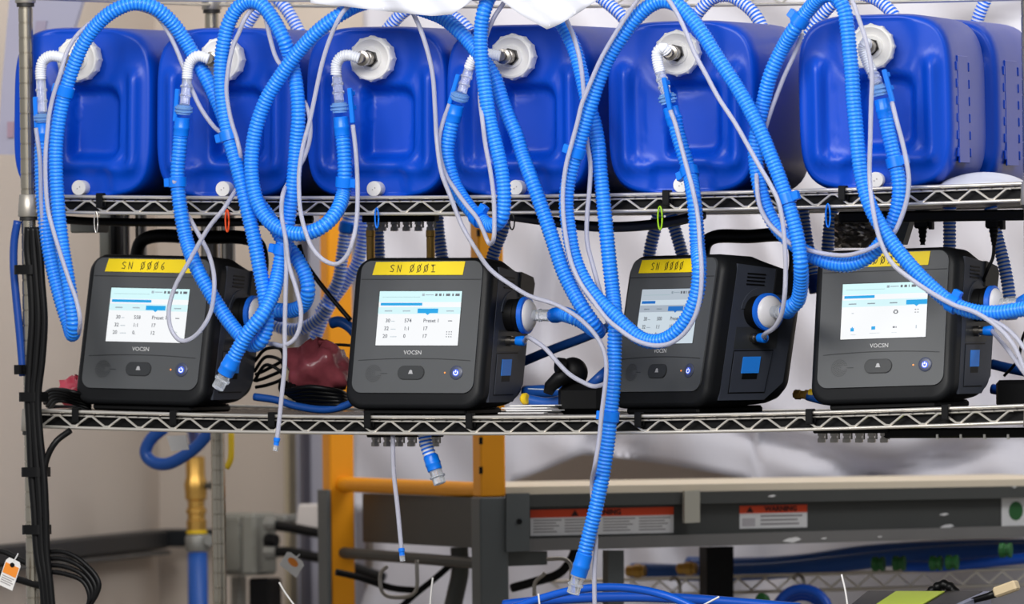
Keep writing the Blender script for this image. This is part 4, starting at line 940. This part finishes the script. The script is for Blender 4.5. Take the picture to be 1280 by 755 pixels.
for k in range(7):
    y = 489 + 3.5 * (k % 5); cc.add(sweep(catmull([P(50 + 3 * k, y + 8, .12), P(66 + 2 * k, y - 2, .08), P(92, y + 1, .06 + .008 * k), P(112, y + 8, .10), P(90, 509, .15), P(60, 508, .16)], 6), .0033, 8))
o = cc.build('cable_coil', RUBBER, smooth=60); tag(o, 'tangle of thin black cables on the lower shelf by the corner post', 'cable')
cc = MB()
for k in (0, 2, 4): cc.add(sweep(catmull([P(318, 452 + 6 * k, .24), P(333, 436 + 5 * k, .22), P(350, 436 + 7 * k, .22), P(354, 448 + 6 * k, .23), P(335, 461 + 5 * k, .24), P(320, 468 + 4 * k, .25)], 6), .0030, 8))
o = cc.build('cable_coil', RUBBER, smooth=60); tag(o, 'loops of thin black cable beside the SN 0006 filter', 'cable')
cable([(374, 306, .30), (380, 325), (393, 345), (410, 367), (425, 385), (438, 400)], .30, .0042, RUBBER, 'black cable slanting down to the SN 0001 ventilator')
cable([(355, 455, .26), (380, 442), (400, 434), (420, 431), (440, 432)], .26, .0026, RUBBER, 'thin black cable over the pink bag')
cable([(318, 496, .16), (345, 500), (372, 508), (410, 512), (440, 503), (452, 490)], .16, .0065, NAVY, 'navy air hose under the pink bag', 'air_hose', 'hose')
# navy hose end with a ball near SN 0001
o = cable([(470, 440, .40), (452, 425), (436, 408), (424, 402), (414, 404)], .40, .0095, NAVY, 'navy hose with rounded end behind the SN 0001 ventilator', 'air_hose', 'hose')
cable([(640, 458, .40), (690, 437), (735, 420), (780, 400)], .40, .0080, NAVY, 'straight navy hose slanting behind the trailing hose', 'air_hose', 'hose')
cable([(655, 499, .15), (685, 504), (710, 498), (735, 485), (752, 470), (775, 450, .3)], .15, .0095, NAVY, 'navy hose curving up from beside the paper stack', 'air_hose', 'hose')
cable([(655, 490, .26), (690, 489), (725, 492), (755, 500)], .26, .0110, NAVY, 'navy hose lying on the lower shelf behind the camera', 'air_hose', 'hose')
cable([(660, 486, .2), (690, 487), (710, 486)], .2, .0010, mat('wire_white', (190, 200, 210), .5), 'thin pale wire beside the round black camera', 'wire', 'wire')
o = smooth_angle(new_obj('hose_coupling', *lathe(P(652, 499, .14), V((1, -.1, .1)), ((0, .006), (.004, .0095), (.010, .0095), (.012, .007)), 16), mat('yellow_cap', (226, 190, 30), .45)), 35); tag(o, 'yellow collar of hose beside the paper stack', 'coupling')
# paper stack
rt = empty('paper_stack', P(668, 519, .12)); tag(rt, 'stack of white papers on the lower shelf beside SN 0001', 'papers')
for k in range(4): new_obj('sheet', *box((.012 * (k % 2) - .002 * k, .01 * k, .004 + .004 * k), (.085, .10, .0022), None, .0005), PAPER, rt)
# black camera on a block
rt = empty('webcam', P(724, 517, .14)); tag(rt, 'round black camera head on a black block between the ventilators', 'camera')
def rp(px, py, d): return P(px, py, d) - rt.location
new_obj('base_block', *box(rp(735, 499, .16), (.085, .07, .05), None, .01), BLACK, rt)
v = []; fcc = []; cB = rp(716, 466, .15)
for j in range(13):
    for i in range(20):
        s = math.pi * j / 12; t = 2 * math.pi * i / 20; v.append(cB + V((.026 * math.sin(s) * math.cos(t), .022 * math.sin(s) * math.sin(t), .026 * math.cos(s))))
fcc = [(j * 20 + i, (j + 1) * 20 + i, (j + 1) * 20 + (i + 1) % 20, j * 20 + (i + 1) % 20) for j in range(12) for i in range(20)]
new_obj('head', v, fcc, BLACK, rt, smooth=True)
new_obj('arm', *sweep([rp(712, 466, .13), rp(698, 474, .12), rp(688, 483, .12), rp(685, 492, .12)], [.016, .013, .011, .008], 12), BLACK, rt, smooth=True)
smooth_angle(new_obj('lens_barrel', *lathe(rp(705, 458, .125), V((-.6, -.6, .1)), ((0, .014), (.012, .014), (.014, .011)), 18), BLACK, rt), 35)
# brass coupling and hoses between ventilators three and four
rt = empty('hose_coupling', P(992, 493, .30)); tag(rt, 'brass coupling with yellow collar beside the SN 0000 ventilator', 'coupling')
smooth_angle(new_obj('brass_nut', *lathe((0, 0, 0), (1, .1, -.05), ((0, .006), (.003, .0085), (.012, .0085), (.013, .007), (.020, .007), (.021, .009), (.028, .009)), 6), BRASS, rt), 20)
smooth_angle(new_obj('yellow_collar', *lathe((.028, .003, -.0014), (1, .1, -.05), ((0, .0105), (.008, .0105), (.009, .008)), 16), MATS['yellow_cap'], rt), 30)
cable([(1010, 495, .30), (1030, 500), (1060, 503), (1100, 505)], .30, .0080, NAVY, 'navy hose on the brass coupling beside the SN 0000 ventilator', 'air_hose', 'hose')
cable([(1240, 486, .35), (1262, 490), (1300, 497)], .35, .0085, BLUEH, 'blue air hose behind the ventilator near the rack end', 'air_hose', 'hose')
cable([(1240, 455, .45), (1260, 460), (1300, 468)], .45, .0085, NAVY, 'dark blue air hose above the one near the rack end', 'air_hose', 'hose')
cable([(1290, 400, .4), (1279, 420), (1272, 450), (1255, 470)], .4, .0025, RUBBER, 'thin black cord curving behind the ventilator near the rack end')
o = new_obj('power_adapter', *box(P(1272, 492, .28), (.06, .05, .045), None, .006), BLACK); tag(o, 'black power adapter on the lower shelf near the rack end', 'adapter')
# white pouch on the upper shelf
o = film('plastic_pouch', lambda u, v: (1174 + 112 * u, 232 - (14 * math.sin(math.pi * min(u * 1.05, 1)) ** .7 + 1) * (1 - v) - 4 * u, .02 + .10 * (1 - v)), 20, 6, FILMW, lambda x, y: .004 * math.sin(x * .3), .002)
tag(o, 'clear plastic pouch lying on the upper shelf near the rack end', 'pouch')

# ------------------------------------------------------------------ corner post: cables, straps, blue hose, tag
cable([(22, 276, -.01), (18, 300), (17, 330), (20, 370), (24, 410), (27, 445), (29, 470)], -.01, .0068, mat('royal_hose', (16, 64, 146), .35), 'blue air hose bowed along the corner post', 'air_hose', 'hose')
for k, (dx, r, lb) in enumerate(((0, .0075, 'thick black cable strapped nearest the corner post'), (8, .0068, 'thick black cable in the middle of the strapped bundle'), (15, .0055, 'black cable on the outer side of the strapped bundle'))):
    cable([(36 + dx * .7, 284, -.03 - .004 * k), (35 + dx, 310), (39 + dx * .9, 350), (41 + dx, 400), (38 + dx, 450), (36 + dx * .8, 495), (38 + dx * .8, 540), (40 + dx, 590), (44 + dx * .9, 640), (47 + dx * .8, 690), (54 + dx * .6, 730), (58 + dx * .7, 790)], -.03, r, RUBBER, lb, group='black cables strapped to the corner post')
cable([(88, 538, -.01), (70, 552, -.03), (58, 575, -.035), (55, 610), (56, 650)], -.01, .0055, RUBBER, 'black cable leaving the lower shelf toward the strapped bundle')
for py, px, wh in ((337, 36, 'beside the bowed blue hose'), (462, 28, 'at the foot of the bowed blue hose'), (496, 42, 'just above the lower shelf'), (590, 45, 'just below the lower shelf'), (662, 46, 'at the height of the black wall rail')):
    a = P(px, py, -.022); rt = new_obj('hook_and_loop_strap', *loft([[a + V((x, y, z)) for x, y in [(q[0], q[1]) for q in rrect((.022 if py != 462 else .007), .020, .012, 5)]] for z in (-.008, .008)]), RUBBER)
    smooth_angle(rt, 40); tag(rt, 'black strap round the cable bundle ' + wh, 'strap', 'black straps round the cable bundle')
for k, (w_, h_) in enumerate(((66, 20), (72, 32), (58, 44), (48, 26))):
    cable([(56, 690 + 8 * k, -.03), (80, 690 + 9 * k), (104, 703 + 8 * k), (112 + 4 * (3 - k), 730 + 5 * k), (108, 765)], -.03 - .012 * k, .0042, RUBBER, ('topmost', 'second', 'third', 'lowest')[k] + ' black cable curving away from the foot of the bundle', group='black cables curving from the bundle')
cable([(60, 735, -.02), (35, 728, -.01), (15, 722, .0), (-10, 715)], -.02, .006, RUBBER, 'black cable running from the bundle toward the orange hang tag')
cable([(45, 710, .03), (25, 700), (5, 690), (-10, 688)], .03, .005, RUBBER, 'black cable behind the orange hang tag')
def hang_tag(px, py, w_, h_, ang, d, label, orange):
    rt = empty('hang_tag', P(px, py, d)); tag(rt, label, 'tag', 'paper hang tags')
    X = V((math.cos(ang), 0, math.sin(ang))); Y = V((-math.sin(ang), 0, math.cos(ang)))
    def q(u, v, o): return X * (u * w_ / 2) + Y * (v * h_ / 2) + V((0, -o, 0))
    new_obj('card', *prism([q(-1, -1, 0), q(1, -1, 0), q(1, .75, 0), (X * (w_ * .35) + Y * (h_ / 2)), (X * (-w_ * .35) + Y * (h_ / 2)), q(-1, .75, 0)], V((0, .0012, 0))), PAPER, rt)
    om = mat('tag_orange', (236, 140, 44), .6)
    if orange == 'band':
        new_obj('orange_band', *prism([q(-.9, -.1, .0006), q(.9, -.1, .0006), q(.9, .62, .0006), q(-.9, .62, .0006)], V((0, .0006, 0))), om, rt)
        new_obj('black_blot', *prism([X * (.3 * w_ / 2 * math.cos(a * .6283)) + Y * (h_ / 2 * (.62 + .16 * math.sin(a * .6283))) + V((0, -.0012, 0)) for a in range(10)], V((0, .0006, 0))), BLACK, rt)
        for k in range(4): new_obj('printed_line', *prism([q(-.8, -.3 - .15 * k, .0006), q(.8 - .2 * (k % 2), -.3 - .15 * k, .0006), q(.8 - .2 * (k % 2), -.24 - .15 * k, .0006), q(-.8, -.24 - .15 * k, .0006)], V((0, .0006, 0))), PRINT, rt)
    else:
        new_obj('orange_disc', *prism([X * (.55 * w_ / 2 * math.cos(a * .3927)) + Y * (h_ / 2 * (.25 + .42 * math.sin(a * .3927))) + V((0, -.0006, 0)) for a in range(16)], V((0, .0006, 0))), om, rt)
    new_obj('tie', *sweep([Y * (h_ * .45), Y * (h_ * .62) + X * .002, Y * (h_ * .75) + X * .003], .0012, 6), mat('tie_white', (220, 220, 220), .5), rt)
hang_tag(12, 717, .030, .050, R(-22), -.05, 'white and orange hang tag on the cable at the corner post', 'band')
hang_tag(365, 705, .040, .030, R(-35), .75, 'white hang tag with orange disc before the grey electrical box', 'disc')

# ------------------------------------------------------------------ background plumbing and electrics
rt = empty('brass_valve', P(246, 665, 1.9)); tag(rt, 'brass valve with clamp on the blue riser pipe by the wall corner', 'valve')
def vp(px, py): return P(px, py, 1.9) - rt.location
UP = V((-.012, 0, 1))
smooth_angle(new_obj('valve_body', *lathe(vp(246, 663), UP, ((0, .0185), (.018, .0195), (.020, .017), (.030, .017), (.032, .0195), (.040, .0195), (.042, .016), (.055, .0165), (.058, .0205), (.075, .0215), (.085, .0225), (.098, .019), (.100, .0185), (.135, .0185), (.137, .014)), 8), BRASS, rt), 25)
smooth_angle(new_obj('yellow_band', *lathe(vp(246, 665), UP, ((-.003, .019), (.003, .019)), 20), MATS['yellow_cap'], rt), 30)
smooth_angle(new_obj('quick_coupler', *lathe(vp(244, 562), UP, ((0, .015), (.01, .0155), (.012, .012), (.03, .012)), 18), mat('coupler_grey', (150, 146, 140), .4, .6), rt), 30)
smooth_angle(new_obj('valve_stem', *lathe(vp(258, 607), (1, -.3, 0), ((0, .006), (.012, .006), (.013, .008), (.018, .008)), 12), GREYD, rt), 30)
cl = smooth_angle(new_obj('pipe_clamp', *lathe(vp(247, 689), UP, ((0, .020), (.004, .0225), (.026, .0225), (.030, .020)), 18), GALV, rt), 35)
smooth_angle(new_obj('clamp_bolt', *lathe(vp(258, 675), (1, -.8, 0), ((0, .012), (.012, .012)), 6), GALV, cl), 20)
o = new_obj('riser_pipe', *rod(P(247, 690, 1.9), P(250, 1000, 1.9), .0185, 20), NAVY, smooth=True); tag(o, 'blue riser pipe below the brass valve', 'pipe')
cable([(244, 555, 1.9), (238, 520, 1.7)], 1.9, .011, BLUEH, 'blue hose end entering the brass valve', 'air_hose', 'hose')
cable([(205, 535, 1.0), (188, 550), (182, 566), (190, 577), (208, 580), (230, 570), (248, 556), (266, 534)], 1.0, .0112, mat('loop_blue', (24, 78, 158), .35, var=.08, scale=14), 'blue hose loop drooping below the lower shelf', 'air_hose', 'hose')
o = plate_px('paper_label', [(208, 545), (232, 544), (236, 562), (214, 564)], .6, .002, PAPER); tag(o, 'small white paper label on the drooping blue hose loop', 'label')
cable([(289, 540, .9), (289, 560), (288, 575), (283, 585)], .9, .0055, MATS['yellow_cap'], 'yellow hose hanging beside the rear chrome post', 'air_hose', 'hose')
# electrical boxes
def ebox(px, py, d, s, m, label, nm='electrical_box'):
    c = P(px, py, d); rt = empty(nm, c); tag(rt, label, 'box'); new_obj('housing', *box((0, 0, 0), s, None, .006), m, rt); return rt
rt = ebox(303, 680, 2.1, (.07, .08, .115), BOXGREY, 'grey electrical box beside the rear chrome post')
new_obj('cover', *box((-.006, -.044, 0), (.05, .006, .10), None, .002), BOXGREY, rt)
for sx, sz in ((.02, .04), (.02, -.04), (-.03, .04), (-.03, -.04)): new_obj('screw', *lathe((sx, -.047, sz), (0, -1, 0), ((0, .003), (.001, .003)), 8), GALV, rt)
rt2 = ebox(324, 680, 2.0, (.03, .09, .115), BOXGREY, 'narrow grey electrical box with black conduits')
for k, y in enumerate((655, 676, 690)):
    smooth_angle(new_obj('conduit_nut', *lathe(P(333, y, 1.95) - rt2.location, (1, 0, .0), ((0, .014), (.012, .014), (.013, .012), (.022, .012)), 8), GALV if k != 1 else BLACK, rt2), 25)
cable([(345, 657, 1.95), (365, 660), (385, 664), (410, 668), (440, 675)], 1.95, .0095, RUBBER, 'upper black conduit from the narrow electrical box')
cable([(343, 690, 1.95), (362, 690), (382, 694), (410, 700), (450, 712), (480, 722)], 1.95, .0095, RUBBER, 'lower black conduit from the narrow electrical box')
o = new_obj('conduit_cover', *box(P(350, 648, 2.05), (.05, .05, .016), None, .004), GALV); tag(o, 'galvanised cap above the black conduits', 'cap')
o = new_obj('black_cabinet', *box(P(332, 800, 2.0), (.045, .05, .23), None, .004), BLACK); tag(o, 'black upright casing below the electrical boxes', 'casing')
o = new_obj('conduit_post', *box(P(299, 800, 2.15), (.02, .03, .24), None, .003), GALV); tag(o, 'grey post below the electrical boxes', 'post')
c = P(392, 646, 2.0)
o = new_obj('white_carton', *loft([[c + V((x * k, y * k, z)) for x, y in ((-.028, -.02), (.028, -.02), (.028, .02), (-.028, .02))] for z, k in ((-.027, 1.0), (.02, .82), (.024, .7))]), mat('carton', (206, 200, 196), .6)); tag(o, 'white box behind the orange post', 'box')
cable([(409, 660, 1.7), (405, 675)], 1.7, .003, mat('tie_white', (220, 220, 220), .5), 'white cable tie hanging by the orange post', 'cable_tie', 'tie')
for k, (pts, d, lab) in enumerate((([(349, 728), (356, 740), (372, 762)], .3, 'white cable tie tail sticking up below the grey electrical box'), ([(541, 722), (539, 740), (537, 765)], .3, 'white cable tie tail below the hanging clear tube'), ([(673, 742), (675, 760)], .0, 'short white cable tie tail beside the blue hoses'), ([(899, 746), (880, 756)], .0, 'slanted white tie tail beside the curved blue hose'), ([(1052, 718), (1057, 740), (1060, 762)], .0, 'white cable tie tail beside the black case'))):
    cable(pts, d, .0016, PAPER, lab, 'cable_tie', 'tie', 'white cable tie tails')
# chrome wire hooks under the bench
for pts, lab in (([(484, 708), (476, 716), (477, 738), (484, 745), (512, 745), (520, 738), (521, 700)], 'bent steel hook bar under the workbench end'), ([(668, 745), (669, 728), (680, 718), (681, 716)], 'steel hook standing beside the bench leg'), ([(684, 699), (706, 699), (713, 705), (714, 725)], 'steel rod hooked under the end plate'), ([(838, 725), (843, 722), (849, 728), (850, 745)], 'steel hook on the rear shelf'), ([(992, 724), (997, 718), (1003, 722), (1006, 740)], 'clear hook on the rear shelf above the blue coil')):
    cable(pts, .8 if pts[0][0] < 800 else 1.55, .0035, STEEL, lab, 'wire_hook', 'hook', 'wire hooks below the bench')
cable([(640, 735, 1.2), (665, 728), (700, 716), (716, 695), (720, 680)], 1.2, .008, RUBBER, 'black cable sagging below the workbench')
# rear shelf with hoses
rs = empty('rear_wire_shelf', P(980, 740, 1.7)); tag(rs, 'chrome wire shelf behind the rack, under the workbench', 'shelf')
def rsp(px, py, d=1.7): return P(px, py, d) - rs.location
b = MB(); b.add(rod(rsp(688, 727), rsp(1340, 709), .0032, 8)); b.add(rod(rsp(688, 747), rsp(1340, 729), .0032, 8)); b.add(rod(rsp(688, 727, 2.05), rsp(1340, 709, 2.05), .003, 8)); b.build('rails', CHROME, rs, 50)
pts = []
for k in range(40):
    px = 692 + 16.5 * k; pts.append(rsp(px, (744 if k % 2 else 730) - .0276 * (px - 688)))
new_obj('truss_wire', *sweep(pts, .0026, 6), CHROME, rs)
for k in range(26): 
    px = 700 + 24 * k; a = rsp(px, 728 - .0276 * (px - 688)); new_obj('deck_wire', *rod(a, a + V((0, .4, 0)), .0018, 5), CHROME, rs)
cable([(790, 714, 1.75), (830, 715), (870, 716), (960, 714), (1040, 706), (1130, 696), (1220, 690), (1320, 688)], 1.75, .0150, NAVY, 'thick navy hose lying along the rear shelf in front', 'air_hose', 'hose')
cable([(860, 706, 1.85), (930, 707), (1000, 703), (1080, 692), (1180, 686), (1320, 684)], 1.85, .0150, NAVY, 'thick navy hose lying along the back of the rear shelf', 'air_hose', 'hose')
cable([(1130, 708, 1.7), (1180, 708), (1230, 703), (1320, 694)], 1.7, .0100, BLUEH, 'light blue hose among the green couplings', 'air_hose', 'hose')
for px, py, lab in ((796, 714, 'brass coupling at the end of the rear shelf hoses'), (860, 711, 'second brass coupling on the rear shelf hoses')):
    o = smooth_angle(new_obj('brass_coupling', *lathe(P(px - 13, py, 1.66), (1, .1, .02), ((0, .008), (.002, .010), (.014, .010), (.016, .0125), (.028, .0125), (.030, .010), (.036, .010)), 8), BRASS), 25); tag(o, lab, 'coupling', 'brass couplings on the rear shelf')
for px, py, lab in ((1098, 705, 'green hose coupling nearest the brass ones'), (1124, 704, 'second green hose coupling on the rear shelf'), (1170, 704, 'third green hose coupling on the rear shelf'), (1190, 703, 'fourth green hose coupling on the rear shelf'), (1257, 688, 'green hose coupling near the white sticker')):
    m = MB(); m.add(lathe(P(px - 8, py, 1.62), (1, .2, 0), ((0, .009), (.002, .0135), (.010, .0135), (.011, .011), (.016, .011), (.017, .0135), (.022, .0135), (.023, .009)), 12)); o = m.build('green_coupling', GREEN, None, 25); tag(o, lab, 'coupling', 'green couplings on the rear shelf')
cc = MB()
for k in range(3): cc.add(sweep([P(1003, 768, 1.45 + .02 * k) + V(((.052 - .006 * k) * math.cos(t * .2618), .0, (.045 - .006 * k) * math.sin(t * .2618))) for t in range(25)], .009, 10))
o = cc.build('hose_coil', BLUEH, smooth=60); tag(o, 'coil of blue hose below the rear shelf', 'hose')
o = smooth_angle(new_obj('hose_plug', *lathe(P(955, 751, 1.4), (0, -1, .2), ((0, .012), (.012, .012), (.014, .009)), 14), GREEN), 30); tag(o, 'green plug beside the coil of blue hose', 'plug')
# bottom shelf of the rack: blue hoses, black case, plug
cable([(640, 760, .10), (680, 747), (715, 738), (760, 734), (800, 737), (840, 747), (880, 765)], .10, .0068, mat('bright_hose', (16, 90, 205), .3), 'bright blue hose arching along the bottom of the picture', 'air_hose', 'hose')
cable([(630, 756, .2), (700, 749), (780, 746), (850, 748), (930, 754), (1000, 760)], .2, .0085, BLUEH, 'blue hose lying behind the arching bright hose', 'air_hose', 'hose')
rt = empty('black_case', P(1130, 775, .20)); tag(rt, 'black case with lime label on the bottom shelf', 'case'); cz = rt.location
top = [P(1062, 757, .10), P(1200, 756, .10), P(1215, 741, .30), P(1072, 742, .30)]
zt = top[0].z
top = [V((p.x, y, zt + dz)) - cz for p, y, dz in zip(top, (.10, .10, .34, .34), (0, 0, .018, .018))]
new_obj('lid', *prism(top, V((0, 0, -.10))), BLACK, rt)
lb = [top[0].lerp(top[1], .24).lerp(top[3].lerp(top[2], .26), .0), top[0].lerp(top[1], .66), top[3].lerp(top[2], .70).lerp(top[0].lerp(top[1], .66), .12), top[3].lerp(top[2], .27).lerp(top[0].lerp(top[1], .24), .12)]
new_obj('lime_label', *prism([p + V((0, 0, .0025)) for p in lb], V((0, 0, -.002))), LIME, rt)
new_obj('grey_corner', *prism([top[1] + V((.001, -.002, .001)), top[1].lerp(top[2], .9) + V((.02, 0, .002)), top[1].lerp(top[2], .9) + V((.02, 0, -.05)), top[1] + V((.001, -.002, -.06))], V((-.012, 0, 0))), mat('case_corner', (120, 124, 146), .5), rt)
b = MB()
path = resample(catmull([P(x, y, .36) for x, y in ((1155, 748), (1168, 737), (1180, 731), (1192, 738), (1197, 750))], 8), .003)
o = new_obj('cable_boot', *sweep(path, [.008 * (1.15 if (i // 2) % 2 else .95) for i in range(len(path))], 12), RUBBER, smooth=True); tag(o, 'ribbed black cable boot behind the black case', 'cable')
rt = empty('signal_plug', P(1258, 737, .2)); tag(rt, 'beige plug on a black cable beside the black case', 'plug')
def sp2(px, py): return P(px, py, .2) - rt.location
t = (sp2(1273, 731) - sp2(1243, 742)).normalized(); n_ = V((0, 1, 0)); u_ = n_.cross(t)
new_obj('shell', *box(sp2(1258, 736), (.042, .02, .017), (t, n_, u_ * -1), .003), mat('plug_beige', (206, 186, 150), .5), rt)
new_obj('boot', *sweep([sp2(1246, 741), sp2(1236, 745), sp2(1218, 750), sp2(1205, 756)], [.007, .006, .005, .0045], 10), RUBBER, rt, smooth=True)

# lettering becomes plain mesh
bpy.context.view_layer.update(); dg = bpy.context.evaluated_depsgraph_get()
for o in TEXTS:
    me = bpy.data.meshes.new_from_object(o.evaluated_get(dg)); nm = o.name
    q = bpy.data.objects.new('lettering', me); COL.objects.link(q); q.parent = o.parent; q.matrix_local = o.matrix_local.copy(); o.name = 'spent'
    bpy.data.objects.remove(o); q.name = nm
